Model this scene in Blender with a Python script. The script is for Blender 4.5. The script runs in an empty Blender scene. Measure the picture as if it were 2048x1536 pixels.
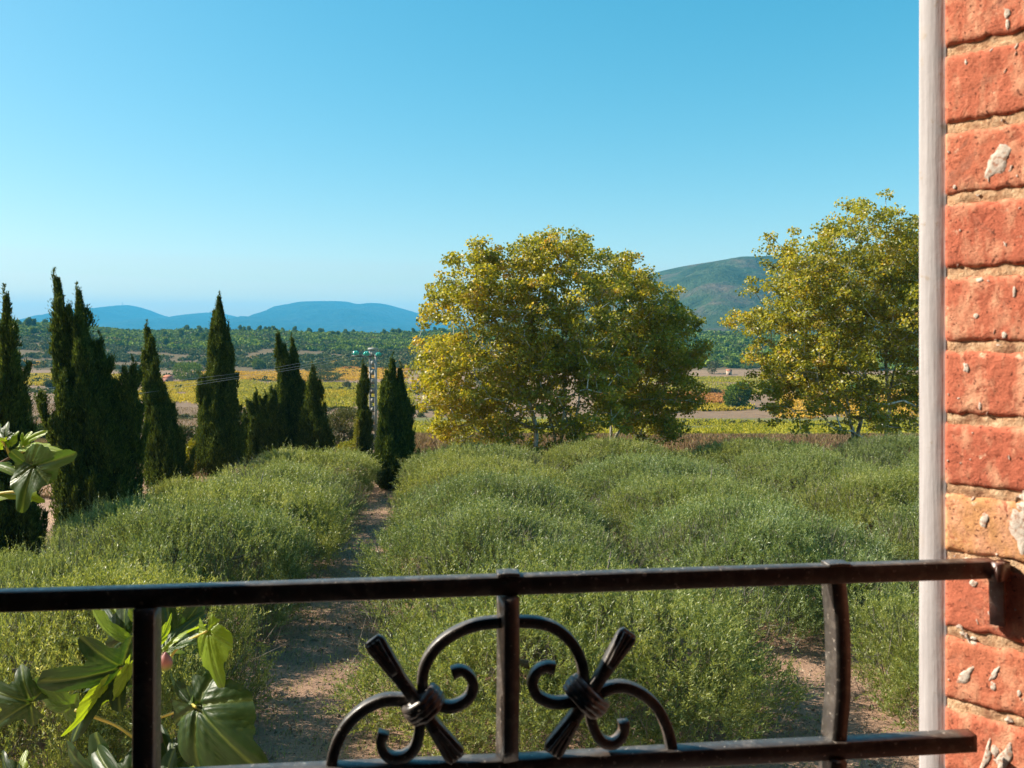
import bpy, math, random
import numpy as np
from mathutils import Vector, noise as mnoise

# ------------------------------------------------------------------ camera, sky, sun, exposure
scn = bpy.context.scene
col = scn.collection
EYE = 8.0            # eye height above the olive grove, metres
FPX = 1700.0         # focal length in pixels of the 2048 px wide photograph
HOR = 655.0          # horizon line of the photograph
SUN_EL = math.radians(38)
SUN_AZ = math.radians(-80)      # from +Y (view direction), negative = left
SUNV = Vector((math.cos(SUN_EL)*math.sin(SUN_AZ), math.cos(SUN_EL)*math.cos(SUN_AZ), math.sin(SUN_EL)))

cam_d = bpy.data.cameras.new('camera')
cam = bpy.data.objects.new('camera', cam_d); col.objects.link(cam)
cam.location = (0, 0, EYE); cam.rotation_euler = (math.radians(90), 0, 0)
cam_d.sensor_width = 36; cam_d.lens = 36*FPX/2048
cam_d.shift_y = -(768-HOR)/2048
cam_d.clip_start = 0.02; cam_d.clip_end = 60000
cam_d.dof.use_dof = True; cam_d.dof.focus_distance = 32; cam_d.dof.aperture_fstop = 17
scn.camera = cam

w = bpy.data.worlds.new('World'); scn.world = w; w.use_nodes = True
nt = w.node_tree; nt.nodes.clear()
sky = nt.nodes.new('ShaderNodeTexSky'); sky.sky_type = 'NISHITA'; sky.sun_disc = False
sky.sun_elevation = SUN_EL; sky.sun_rotation = SUN_AZ
sky.altitude = 120; sky.air_density = 1.0; sky.dust_density = 1.0; sky.ozone_density = 2.0
hs = nt.nodes.new('ShaderNodeHueSaturation'); hs.inputs['Hue'].default_value = 0.471; hs.inputs['Saturation'].default_value = 1.9
bg = nt.nodes.new('ShaderNodeBackground'); bg.inputs['Strength'].default_value = 0.148
wo = nt.nodes.new('ShaderNodeOutputWorld')
gm = nt.nodes.new('ShaderNodeGamma'); gm.inputs[1].default_value = 0.62
nt.links.new(sky.outputs[0], gm.inputs[0]); nt.links.new(gm.outputs[0], hs.inputs['Color']); nt.links.new(hs.outputs[0], bg.inputs[0]); nt.links.new(bg.outputs[0], wo.inputs[0])

sd = bpy.data.lights.new('sun', 'SUN'); sd.energy = 5.0; sd.angle = math.radians(0.5); sd.color = (1.0, 0.91, 0.76)
so = bpy.data.objects.new('sun', sd); col.objects.link(so)
so.rotation_euler = SUNV.to_track_quat('Z', 'Y').to_euler(); so.location = (-30, 5, 40)
scn.view_settings.view_transform = 'Standard'; scn.view_settings.look = 'None'
scn.view_settings.exposure = 1.08; scn.view_settings.gamma = 1
scn.cycles.max_bounces = 8; scn.cycles.volume_bounces = 1
scn.cycles.sample_clamp_indirect = 6

# ------------------------------------------------------------------ helpers
def px3(x, y, Y):
    """world point seen at photograph pixel (x, y) at distance Y"""
    return Vector(((x-1024)/FPX*Y, Y, EYE-(y-HOR)/FPX*Y))

def tag(o, label, cat, group=None, kind=None):
    if label: o['label'] = label
    if cat: o['category'] = cat
    if group: o['group'] = group
    if kind: o['kind'] = kind
    return o

def empty(name, loc, label, cat, group=None, rz=0, kind=None):
    o = bpy.data.objects.new(name, None); col.objects.link(o)
    o.location = loc; o.rotation_euler = (0, 0, rz); o.empty_display_size = 0.2
    return tag(o, label, cat, group, kind)

def mesh(name, V, F, mat, parent=None, attrs=None, smooth=False):
    """V (n,3); F list of (m,k) index arrays; one mesh object. V is in world space when parent is unrotated: subtract parent location."""
    V = np.asarray(V, dtype=np.float64).reshape(-1, 3)
    if parent is not None and parent.type == 'EMPTY' and not getattr(mat, 'dummy', False):
        V = V-np.array(parent.location)[None, :]
    me = bpy.data.meshes.new(name)
    if not isinstance(F, list): F = [F]
    F = [np.asarray(f, dtype=np.int32) for f in F if len(f)]
    nl = sum(f.size for f in F); nf = sum(len(f) for f in F)
    me.vertices.add(len(V)); me.vertices.foreach_set('co', V.astype(np.float32).ravel())
    me.loops.add(nl); me.loops.foreach_set('vertex_index', np.concatenate([f.ravel() for f in F]))
    tot = np.concatenate([np.full(len(f), f.shape[1], dtype=np.int32) for f in F])
    st = np.concatenate([[0], np.cumsum(tot)[:-1]]).astype(np.int32)
    me.polygons.add(nf); me.polygons.foreach_set('loop_start', st)
    try: me.polygons.foreach_set('loop_total', tot)
    except Exception: pass
    if smooth: me.polygons.foreach_set('use_smooth', np.ones(nf, dtype=bool))
    me.update(calc_edges=True)
    if attrs:
        for k, v in attrs.items():
            v = np.asarray(v, dtype=np.float32)
            if v.ndim == 1:
                a = me.attributes.new(k, 'FLOAT', 'POINT'); a.data.foreach_set('value', v)
            else:
                a = me.attributes.new(k, 'FLOAT_COLOR', 'POINT')
                if v.shape[1] == 3: v = np.hstack([v, np.ones((len(v), 1), np.float32)])
                a.data.foreach_set('color', v.ravel())
    me.validate()
    me.materials.append(mat)
    o = bpy.data.objects.new(name, me); col.objects.link(o)
    if parent is not None: o.parent = parent
    return o

class MB:
    """collects several shapes that belong to ONE mesh"""
    def __init__(s): s.V = []; s.F = {}; s.n = 0; s.A = []
    def add(s, V, F, a=None):
        V = np.asarray(V, float).reshape(-1, 3)
        for f in (F if isinstance(F, list) else [F]):
            f = np.asarray(f, int)
            if len(f): s.F.setdefault(f.shape[1], []).append(f+s.n)
        s.V.append(V); s.n += len(V)
        s.A.append(np.zeros(len(V)) if a is None else (np.full(len(V), a) if np.isscalar(a) else np.asarray(a)))
    def build(s, name, mat, parent=None, smooth=False):
        return mesh(name, np.vstack(s.V), [np.vstack(f) for f in s.F.values()], mat, parent, {'tone': np.concatenate(s.A)}, smooth)

def tube(P, R, n=8, closed_ends=True):
    P = np.asarray(P, float); m = len(P); R = np.full(m, R, float) if np.isscalar(R) else np.asarray(R, float)
    T = np.gradient(P, axis=0); T /= np.linalg.norm(T, axis=1)[:, None]+1e-12
    ref = np.array([0.31, 0.12, 0.94]) if abs(T[0, 2]) < .9 else np.array([1., .2, 0])
    A = np.cross(T, ref); A /= np.linalg.norm(A, axis=1)[:, None]+1e-12; B = np.cross(T, A)
    t = np.linspace(0, 2*np.pi, n, endpoint=False)
    V = (P[:, None]+R[:, None, None]*(np.cos(t)[None, :, None]*A[:, None]+np.sin(t)[None, :, None]*B[:, None])).reshape(-1, 3)
    i = np.arange(m-1)[:, None]*n; j = np.arange(n)[None]; k = (j+1) % n
    F = [np.stack([i+j, i+k, i+n+k, i+n+j], -1).reshape(-1, 4)]
    if closed_ends and n > 2: F += [np.arange(n)[::-1][None], (np.arange(n)+(m-1)*n)[None]]
    return V, F

def bar(P, wd, dp, N, tap=None):
    """rectangular section swept along P; side width wd in the plane with normal N, depth dp along N; corners slightly rounded"""
    P = np.asarray(P, float); N = np.asarray(N, float); N = N/np.linalg.norm(N)
    T = np.gradient(P, axis=0); T /= np.linalg.norm(T, axis=1)[:, None]
    S = np.cross(T, N); S /= np.linalg.norm(S, axis=1)[:, None]
    m = len(P); W = np.full(m, wd) if np.isscalar(wd) else np.asarray(wd)
    D = np.full(m, dp) if np.isscalar(dp) else np.asarray(dp)
    c = .13
    ring = [(1, 1-c), (1-c, 1), (-1+c, 1), (-1, 1-c), (-1, -1+c), (-1+c, -1), (1-c, -1), (1, -1+c)]
    V = np.stack([P+S*(a*W/2)[:, None]+N[None]*(b*D/2)[:, None] for a, b in ring], 1).reshape(-1, 3)
    n = 8; i = np.arange(m-1)[:, None]*n; j = np.arange(n)[None]; k = (j+1) % n
    F = [np.stack([i+j, i+k, i+n+k, i+n+j], -1).reshape(-1, 4), np.arange(n)[::-1][None], (np.arange(n)+(m-1)*n)[None]]
    return V, F

def box(x0, x1, y0, y1, z0, z1):
    V = [(x, y, z) for z in (z0, z1) for x, y in ((x0, y0), (x1, y0), (x1, y1), (x0, y1))]
    return np.array(V, float), [np.array([(0, 3, 2, 1), (4, 5, 6, 7), (0, 1, 5, 4), (1, 2, 6, 5), (2, 3, 7, 6), (3, 0, 4, 7)])]

def smooth_curve(pts, n=40):
    """Catmull-Rom through 2D/3D points"""
    p = np.asarray(pts, float); p = np.vstack([2*p[0]-p[1], p, 2*p[-1]-p[-2]])
    out = []
    seg = len(p)-3; per = max(2, n//seg)
    for i in range(seg):
        a, b, c, d = p[i:i+4]
        for t in np.linspace(0, 1, per, endpoint=False):
            out.append(.5*((2*b)+(-a+c)*t+(2*a-5*b+4*c-d)*t*t+(-a+3*b-3*c+d)*t**3))
    out.append(p[-2]); return np.array(out)

def unit(v): return v/(np.linalg.norm(v, axis=-1, keepdims=True)+1e-12)

def leaves(P, D, L, W, rng, fold=0.25, N=None):
    """diamond leaves: one quad each, folded along the midrib"""
    n = len(P); D = unit(D)
    if N is None: N = rng.normal(size=(n, 3))
    S = unit(np.cross(D, N)); U = np.cross(S, D)
    L = np.broadcast_to(L, n)[:, None]; W = np.broadcast_to(W, n)[:, None]
    a = P; b = P+D*L*.45+S*W*.5+U*W*fold; c = P+D*L; d = P+D*L*.45-S*W*.5+U*W*fold
    V = np.stack([a, b, c, d], 1).reshape(-1, 3)
    F = np.arange(4*n).reshape(n, 4)
    return V, F

# ------------------------------------------------------------------ materials
def newmat(name):
    m = bpy.data.materials.new(name); m.use_nodes = True
    t = m.node_tree; t.nodes.clear(); o = t.nodes.new('ShaderNodeOutputMaterial')
    return m, t, o
def N_(t, kind, **kw):
    n = t.nodes.new(kind)
    for k, v in kw.items():
        if k in n.inputs.keys(): n.inputs[k].default_value = v
        else: setattr(n, k, v)
    return n
def ramp(t, stops, src):
    r = t.nodes.new('ShaderNodeValToRGB'); e = r.color_ramp.elements
    while len(e) < len(stops): e.new(0.5)
    for k, (p, c) in enumerate(stops): e[k].position = p; e[k].color = (*c, 1)
    t.links.new(src, r.inputs[0]); return r.outputs[0]
def noise(t, scale, detail=5, rough=.6, coord='Object', dist=0, vec=None):
    tc = t.nodes.new('ShaderNodeTexCoord'); n = N_(t, 'ShaderNodeTexNoise', Scale=scale, Detail=detail, Roughness=rough, Distortion=dist)
    t.links.new(vec if vec is not None else tc.outputs[coord], n.inputs['Vector']); return n.outputs[0]
def scaled(t, sx, sy, sz, coord='Object'):
    tc = t.nodes.new('ShaderNodeTexCoord'); m = t.nodes.new('ShaderNodeMapping'); m.inputs['Scale'].default_value = (sx, sy, sz)
    t.links.new(tc.outputs[coord], m.inputs[0]); return m.outputs[0]
def mixc(t, f, a, b, mode='MIX'):
    m = t.nodes.new('ShaderNodeMix'); m.data_type = 'RGBA'; m.blend_type = mode
    if isinstance(f, (int, float)): m.inputs[0].default_value = f
    else: t.links.new(f, m.inputs[0])
    for s, v in ((6, a), (7, b)):
        if isinstance(v, tuple): m.inputs[s].default_value = (*v, 1)
        else: t.links.new(v, m.inputs[s])
    return m.outputs[2]
def math_(t, op, a, b=0.0, clamp=False):
    m = t.nodes.new('ShaderNodeMath'); m.operation = op; m.use_clamp = clamp
    for i, v in enumerate((a, b)):
        if isinstance(v, (int, float)): m.inputs[i].default_value = v
        else: t.links.new(v, m.inputs[i])
    return m.outputs[0]
def bump(t, h, strength, dist):
    b = N_(t, 'ShaderNodeBump', Strength=strength, Distance=dist); t.links.new(h, b.inputs['Height']); return b.outputs[0]
def principled(t, o, base, rough=.7, spec=.3, metal=0, normal=None, rough_src=None):
    p = N_(t, 'ShaderNodeBsdfPrincipled', Roughness=rough, Metallic=metal)
    p.inputs['Specular IOR Level'].default_value = spec
    if isinstance(base, tuple): p.inputs['Base Color'].default_value = (*base, 1)
    else: t.links.new(base, p.inputs['Base Color'])
    if normal is not None: t.links.new(normal, p.inputs['Normal'])
    if rough_src is not None: t.links.new(rough_src, p.inputs['Roughness'])
    if o is not None: t.links.new(p.outputs[0], o.inputs['Surface'])
    return p

def leafmat(name, stops, trans=.35, rough=.45, spec=.35, tcol=(1.25, 1.15, .55), big=None, vary=False):
    m, t, o = newmat(name)
    a = N_(t, 'ShaderNodeAttribute', attribute_name='tone')
    c = ramp(t, stops, a.outputs['Fac'])
    if vary:      # every plant of the kind has its own slightly different green
        oi = t.nodes.new('ShaderNodeObjectInfo'); c = mixc(t, 1.0, c, ramp(t, [(0, (.80, .86, .95)), (.35, (.98, 1.0, .95)), (.7, (1.15, 1.08, .85)), (1, (.92, 1.0, 1.15))], oi.outputs['Random']), 'MULTIPLY')
        n = noise(t, 1.1, 3, .6); c = mixc(t, .6, c, ramp(t, [(.3, (.72, .78, .85)), (.5, (1, 1, 1)), (.72, (1.35, 1.2, .85))], n), 'MULTIPLY')
    if big:
        n = noise(t, big[0], 2, .5); c = mixc(t, ramp(t, [(.4, (0, 0, 0)), (.65, (1, 1, 1))], n), c, mixc(t, .6, c, big[1]))
    p = principled(t, None, c, rough, spec)
    tr = t.nodes.new('ShaderNodeBsdfTranslucent')
    t.links.new(mixc(t, 1.0, c, tcol, 'MULTIPLY'), tr.inputs[0])
    mx = N_(t, 'ShaderNodeMixShader'); mx.inputs[0].default_value = trans
    t.links.new(p.outputs[0], mx.inputs[1]); t.links.new(tr.outputs[0], mx.inputs[2]); t.links.new(mx.outputs[0], o.inputs['Surface'])
    return m

M = {}
M['olive'] = leafmat('olive_leaf', [(0, (.095, .125, .035)), (.35, (.20, .245, .068)), (.7, (.30, .34, .125)), (.9, (.37, .40, .21)), (1, (.44, .46, .31))], .44, .42, .45, vary=True)
M['cypress'] = leafmat('cypress_foliage', [(0, (.014, .024, .009)), (.5, (.048, .074, .016)), (.85, (.11, .15, .025)), (1, (.18, .20, .04))], .32, .6, .15)
M['plane'] = leafmat('plane_leaf', [(0, (.13, .145, .018)), (.35, (.28, .285, .032)), (.65, (.44, .395, .045)), (.85, (.52, .37, .055)), (.95, (.36, .17, .03)), (1, (.52, .5, .24))], .48, .4, .4, (1.35, 1.2, .4))
M['pine'] = leafmat('pine_needles', [(0, (.04, .075, .010)), (.5, (.12, .18, .02)), (1, (.20, .26, .03))], .25, .7, .1)
M['scrub'] = leafmat('scrub_foliage', [(0, (.03, .05, .015)), (.5, (.075, .10, .026)), (.85, (.14, .14, .04)), (1, (.24, .18, .06))], .2, .7, .1)
M['yellowbush'] = leafmat('yellow_green_leaf', [(0, (.10, .12, .015)), (.5, (.22, .22, .02)), (1, (.42, .36, .03))], .4, .5, .3)
M['greybush'] = leafmat('grey_green_leaf', [(0, (.05, .06, .025)), (.5, (.095, .10, .035)), (1, (.16, .15, .05))], .25, .6, .2)
def vine(name, a, b, c): return leafmat(name, [(0, a), (.5, b), (1, c)], .35, .6, .2)
M['v_yellow'] = vine('vine_yellow', (.25, .20, .02), (.45, .35, .025), (.56, .42, .035))
M['v_green'] = vine('vine_green', (.17, .17, .018), (.32, .30, .025), (.46, .37, .035))
M['v_orange'] = vine('vine_orange', (.32, .17, .03), (.58, .34, .04), (.62, .45, .05))
M['v_rust'] = vine('vine_rust', (.26, .11, .04), (.46, .20, .06), (.5, .28, .06))
M['drygrass'] = leafmat('dry_grass', [(0, (.11, .07, .045)), (.5, (.20, .125, .08)), (.85, (.28, .19, .11)), (1, (.2, .2, .06))], .3, .8, .1)

m, t, o = newmat('bark_olive'); n = noise(t, 9, 6); principled(t, o, ramp(t, [(.3, (.06, .05, .04)), (.7, (.22, .19, .15))], n), .9, .1, normal=bump(t, n, .8, .02)); M['bark'] = m
m, t, o = newmat('bark_plane'); n = noise(t, 2.2, 4, .55, dist=.6)
principled(t, o, ramp(t, [(.38, (.13, .115, .085)), (.47, (.30, .28, .22)), (.56, (.62, .60, .52)), (.7, (.72, .70, .63))], n), .8, .2, normal=bump(t, n, .4, .02)); M['planebark'] = m

# ground: the colour attribute holds the soil of each field, noise breaks it up
m, t, o = newmat('soil')
a = N_(t, 'ShaderNodeAttribute', attribute_name='soil')
tc = t.nodes.new('ShaderNodeTexCoord')
n1 = noise(t, .35, 6, .65); n2 = noise(t, 14, 6, .7); n3 = noise(t, 60, 4, .7)
c = mixc(t, .75, a.outputs['Color'], ramp(t, [(.25, (.45, .42, .40)), (.5, (1, 1, 1)), (.8, (1.35, 1.25, 1.1))], n1), 'MULTIPLY')
c = mixc(t, .7, c, ramp(t, [(.3, (.45, .42, .40)), (.5, (1, 1, 1)), (.75, (1.5, 1.4, 1.25))], n2), 'MULTIPLY')
hsum = math_(t, 'ADD', n2, math_(t, 'MULTIPLY', n3, .4))
principled(t, o, c, .95, .1, normal=bump(t, hsum, .9, .06)); M['soil'] = m

m, t, o = newmat('soil_clod'); a = N_(t, 'ShaderNodeAttribute', attribute_name='tone')
principled(t, o, ramp(t, [(0, (.10, .065, .045)), (.6, (.27, .19, .13)), (1, (.42, .31, .22))], a.outputs['Fac']), .95, .1); M['clod'] = m

def hillmat(name, a, b, c, sc):
    m, t, o = newmat(name)
    n1 = noise(t, sc, 8, .65); n2 = noise(t, sc*5, 6, .7)
    cc = ramp(t, [(.36, a), (.5, b), (.64, c)], n1)
    cc = mixc(t, .7, cc, ramp(t, [(.3, (.55, .6, .55)), (.7, (1.4, 1.3, 1.3))], n2), 'MULTIPLY')
    principled(t, o, cc, .95, .05, normal=bump(t, n2, 1.0, .18/sc)); return m
M['mountain'] = hillmat('mountain_scrub', (.04, .06, .028), (.06, .09, .042), (.13, .105, .07), .006)
M['farmountain'] = hillmat('far_mountain', (.018, .035, .02), (.024, .045, .028), (.04, .05, .035), .001)

m, t, o = newmat('concrete'); n = noise(t, 3, 6); principled(t, o, ramp(t, [(.3, (.36, .35, .33)), (.7, (.52, .50, .46))], n), .9, .2); M['concrete'] = m
m, t, o = newmat('teal_glass'); p = principled(t, o, (.06, .55, .42), .08, .8); p.inputs['Transmission Weight'].default_value = .35; M['teal'] = m
m, t, o = newmat('wire'); principled(t, o, (.42, .41, .39), .5, .4, .4); M['wire'] = m
m, t, o = newmat('dark_metal'); principled(t, o, (.08, .08, .08), .5, .4, .5); M['dmetal'] = m

# wrought iron: brown black paint with dust, rust and red oxide near the wall end
m, t, o = newmat('wrought_iron')
tc = t.nodes.new('ShaderNodeTexCoord'); geo = t.nodes.new('ShaderNodeNewGeometry')
n1 = noise(t, 25, 6, .6, dist=.4); n2 = noise(t, 160, 4, .6); n4 = noise(t, 400, 3, .6)
c = ramp(t, [(.3, (.030, .025, .023)), (.55, (.060, .050, .044)), (.75, (.12, .10, .085))], n1)
sp = t.nodes.new('ShaderNodeSeparateXYZ'); t.links.new(geo.outputs['Position'], sp.inputs[0])
endm = math_(t, 'MULTIPLY', math_(t, 'SUBTRACT', math_(t, 'ADD', sp.outputs['X'], math_(t, 'MULTIPLY', n1, .05)), .466), 120, True)
c = mixc(t, endm, c, mixc(t, n2, (.05, .02, .016), (.15, .045, .03)))
rust = ramp(t, [(.60, (0, 0, 0)), (.68, (1, 1, 1))], noise(t, 18, 8, .75))
c = mixc(t, math_(t, 'MULTIPLY', rust, .7), c, (.16, .07, .035))
dust = ramp(t, [(.52, (0, 0, 0)), (.68, (1, 1, 1))], noise(t, 70, 5, .65))
c = mixc(t, math_(t, 'MULTIPLY', dust, .45), c, (.22, .19, .16))
c = mixc(t, ramp(t, [(.66, (0, 0, 0)), (.69, (1, 1, 1))], noise(t, 210, 3, .5)), c, (.30, .26, .22))
rr = ramp(t, [(.3, (.28, .28, .28)), (.7, (.55, .55, .55))], n2)
principled(t, o, c, .4, .9, 0, normal=bump(t, n2, .35, .0006), rough_src=rr); M['iron'] = m

# brick, mortar, plaster, frame paint
m, t, o = newmat('brick')
a = N_(t, 'ShaderNodeAttribute', attribute_name='tone')
c = ramp(t, [(0, (.50, .14, .085)), (.5, (.58, .19, .11)), (.8, (.58, .225, .115)), (1, (.60, .31, .14))], a.outputs['Fac'])
v = scaled(t, 1, 1, .45)
n1 = noise(t, 38, 6, .65, vec=v); n2 = noise(t, 240, 5, .7); n3 = noise(t, 90, 6, .75, dist=.8)
c = mixc(t, ramp(t, [(.48, (0, 0, 0)), (.66, (1, 1, 1))], n1), c, (.76, .40, .25))
c = mixc(t, ramp(t, [(.36, (.85, .85, .85)), (.45, (0, 0, 0))], n3), c, (.33, .085, .05))
c = mixc(t, math_(t, 'MULTIPLY', ramp(t, [(.66, (0, 0, 0)), (.72, (1, 1, 1))], noise(t, 75, 4, .6)), .8), c, (.82, .60, .42))
c = mixc(t, ramp(t, [(.33, (.9, .9, .9)), (.38, (0, 0, 0))], noise(t, 260, 3, .55)), c, (.10, .035, .025))
c = mixc(t, math_(t, 'MULTIPLY', ramp(t, [(.60, (0, 0, 0)), (.66, (1, 1, 1))], noise(t, 16, 6, .7, dist=.5)), .5), c, (.36, .17, .12))
c = mixc(t, .5, c, ramp(t, [(.3, (.6, .55, .55)), (.7, (1.35, 1.3, 1.25))], noise(t, 600, 3, .7)), 'MULTIPLY')
hh = math_(t, 'ADD', math_(t, 'MULTIPLY', n2, .6), n3)
principled(t, o, c, .9, .15, normal=bump(t, hh, .7, .0025)); M['brick'] = m
m, t, o = newmat('mortar'); n1 = noise(t, 120, 6, .7); n2 = noise(t, 420, 4, .7); n3 = noise(t, 35, 4, .6)
c = ramp(t, [(.28, (.28, .12, .07)), (.42, (.64, .37, .21)), (.7, (.86, .62, .40))], n1)
c = mixc(t, ramp(t, [(.35, (1, 1, 1)), (.5, (0, 0, 0))], n3), c, (.34, .17, .10))
principled(t, o, c, .95, .1, normal=bump(t, math_(t, 'ADD', n1, n2), .9, .003)); M['mortar'] = m
m, t, o = newmat('white_plaster'); n1 = noise(t, 210, 6, .75)
principled(t, o, ramp(t, [(.40, (.42, .22, .15)), (.48, (.60, .50, .42)), (.75, (.72, .66, .59))], n1), .9, .2, normal=bump(t, n1, .8, .002)); M['plaster'] = m
m, t, o = newmat('frame_paint'); v = scaled(t, 60, 60, 2.5)
n1 = noise(t, 4, 5, .6, vec=v); n2 = noise(t, 55, 6, .7)
c = ramp(t, [(.3, (.38, .35, .355)), (.6, (.48, .45, .455)), (.8, (.53, .50, .50))], n1)
c = mixc(t, ramp(t, [(.62, (0, 0, 0)), (.66, (1, 1, 1))], n2), c, (.40, .34, .29))
c = mixc(t, math_(t, 'MULTIPLY', ramp(t, [(.58, (0, 0, 0)), (.66, (1, 1, 1))], noise(t, 9, 6, .7)), .5), c, (.44, .38, .33))
principled(t, o, c, .6, .3, normal=bump(t, math_(t, 'ADD', n1, n2), .5, .0012)); M['frame'] = m
m, t, o = newmat('render_wall'); n1 = noise(t, 6, 6, .7); principled(t, o, ramp(t, [(.3, (.42, .30, .20)), (.7, (.6, .46, .33))], n1), .95, .1, normal=bump(t, n1, .6, .01)); M['wall'] = m
m, t, o = newmat('room_paint'); principled(t, o, (.09, .065, .05), .9, .1); M['room'] = m

# fig leaf with veins stored in the mesh
m, t, o = newmat('fig_leaf')
a = N_(t, 'ShaderNodeAttribute', attribute_name='vein'); b = N_(t, 'ShaderNodeAttribute', attribute_name='tone')
base = ramp(t, [(0, (.008, .026, .012)), (.5, (.040, .085, .014)), (1, (.20, .29, .02))], b.outputs['Fac'])  # dark end paints shaded leaves, bright end paints sun shining through
n1 = noise(t, 30, 5, .6)
base = mixc(t, .5, base, ramp(t, [(.3, (.7, .7, .7)), (.7, (1.3, 1.25, 1.1))], n1), 'MULTIPLY')
c = mixc(t, math_(t, 'MULTIPLY', a.outputs['Fac'], .6), base, (.22, .28, .06))
p = principled(t, None, c, .42, .38, normal=bump(t, math_(t, 'ADD', math_(t, 'MULTIPLY', a.outputs['Fac'], -1.0), math_(t, 'MULTIPLY', n1, .3)), .5, .004))
tr = t.nodes.new('ShaderNodeBsdfTranslucent'); t.links.new(mixc(t, 1.0, mixc(t, .3, base, c), (2.3, 2.1, .6), 'MULTIPLY'), tr.inputs[0])
mx = N_(t, 'ShaderNodeMixShader'); mx.inputs[0].default_value = .36
t.links.new(p.outputs[0], mx.inputs[1]); t.links.new(tr.outputs[0], mx.inputs[2]); t.links.new(mx.outputs[0], o.inputs['Surface']); M['figleaf'] = m
m, t, o = newmat('fig_stalk'); principled(t, o, ramp(t, [(.3, (.34, .30, .05)), (.7, (.48, .40, .09))], noise(t, 20, 3)), .5, .4); M['figstalk'] = m
m, t, o = newmat('fig_wood'); n = noise(t, 14, 5); principled(t, o, ramp(t, [(.3, (.12, .07, .05)), (.7, (.24, .17, .13))], n), .8, .2, normal=bump(t, n, .5, .01)); M['figwood'] = m
m, t, o = newmat('fig_skin'); sp = t.nodes.new('ShaderNodeSeparateXYZ'); tc = t.nodes.new('ShaderNodeTexCoord'); t.links.new(tc.outputs['Generated'], sp.inputs[0])
principled(t, o, ramp(t, [(.15, (.20, .24, .05)), (.5, (.34, .13, .10)), (1, (.26, .10, .10))], sp.outputs['Z']), .5, .4); M['figskin'] = m
for k, cc in (('hut', (.5, .24, .18)), ('stone', (.5, .38, .28)), ('rooftile', (.42, .16, .09)), ('darkhole', (.03, .025, .02))):
    m, t, o = newmat(k); n = noise(t, 2, 5); principled(t, o, mixc(t, ramp(t, [(.3, (0, 0, 0)), (.7, (1, 1, 1))], n), tuple(x*.8 for x in cc), cc), .9, .1); M[k] = m

# ------------------------------------------------------------------ terrain: one sheet to the horizon
HY = np.array([-400, 0, 46, 54, 60, 70, 90, 120, 160, 220, 300, 400, 520, 650, 750, 900, 1100, 1200, 1350, 2000, 3000, 16000], float)
HZ = np.array([0, 0, 0, -.6, -1.2, -2, -4, -7.5, -11.5, -16, -20, -23, -24, -23, -17, -6, 1.5, 3, 0, -30, -45, -50], float)
def ground_z(X, Y):
    X = np.asarray(X, float); Y = np.asarray(Y, float)
    z = np.interp(Y, HY, HZ)
    k = np.clip((Y-60)/300, 0, 1)
    z = z+k*(1.0*np.sin(X*.021+1.3)*np.cos(Y*.013)+.7*np.sin(X*.047+Y*.031))
    r = np.clip((Y-600)/300, 0, 1)*np.clip((1500-Y)/300, 0, 1)
    ax = X/np.maximum(Y, 1)
    z = z+r*(4.2*np.sin(ax*9+.5)+2.6*np.sin(ax*23+2)-7*np.clip((ax+.12)/.15, 0, 1)+4*np.clip((-ax-.45)*6, 0, 1))
    return z
def ground_Y(px, py):
    """distance of the terrain seen at a photograph pixel"""
    Y = np.concatenate([np.arange(12, 200, .25), np.arange(200, 1300, 2.)])
    yy = HOR+FPX*(EYE-ground_z((px-1024)/FPX*Y, Y))/Y
    k = np.where(yy <= py)[0]
    return Y[k[0]] if len(k) else Y[-1]

ys = np.concatenate([np.arange(-60, 10, 5), np.arange(10, 60, .5), np.geomspace(60, 1500, 260), np.geomspace(1560, 12500, 40)])
nu = 260; us = np.linspace(-1, 1, nu); us = np.sign(us)*np.abs(us)**1.25
G = np.zeros((len(ys), nu, 3)); C = np.zeros((len(ys), nu, 3))
S_PATH = np.array([.34, .215, .15]); S_MAUVE = np.array([.20, .135, .088]); S_BEIGE = np.array([.40, .26, .18]); S_GREEN = np.array([.12, .12, .05]); S_SCRUB = np.array([.13, .095, .05])
for i, Y in enumerate(ys):
    X = us*(60+abs(Y)*1.15)
    G[i, :, 0] = X; G[i, :, 1] = Y; G[i, :, 2] = ground_z(X, Y)
    c = np.tile(S_PATH, (nu, 1))
    if Y > 26: c[X < -14.5] = S_BEIGE
    if Y > 50: c[:] = S_MAUVE
    if Y > 86: c[:] = S_GREEN
    if Y > 100: c[:] = np.where((X/Y < -.12)[:, None], S_MAUVE, S_GREEN*1.2)
    if Y > 240: c[:] = S_MAUVE
    if Y > 330: c[:] = S_MAUVE*1.15
    if Y > 620: c[:] = S_SCRUB
    if Y > 1400: c[:] = S_SCRUB*.6
    C[i] = c
# small relief of the trodden soil near the house
near = (ys > 8) & (ys < 60)
for i in np.where(near)[0]:
    for j in range(nu):
        if abs(G[i, j, 0]) < 34:
            G[i, j, 2] += .05*mnoise.noise(Vector((G[i, j, 0]*.8, G[i, j, 1]*.8, 0)))+.02*mnoise.noise(Vector((G[i, j, 0]*3, G[i, j, 1]*3, 5)))
ii = (np.arange(len(ys)-1)[:, None]*nu+np.arange(nu-1)[None]).ravel()
F = np.stack([ii, ii+1, ii+nu+1, ii+nu], 1)
g = mesh('ground', G.reshape(-1, 3), F, M['soil'], None, {'soil': C.reshape(-1, 3)}, True)
tag(g, 'brown soil of the grove running into the valley fields and scrub hill', 'ground', kind='structure')

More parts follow.
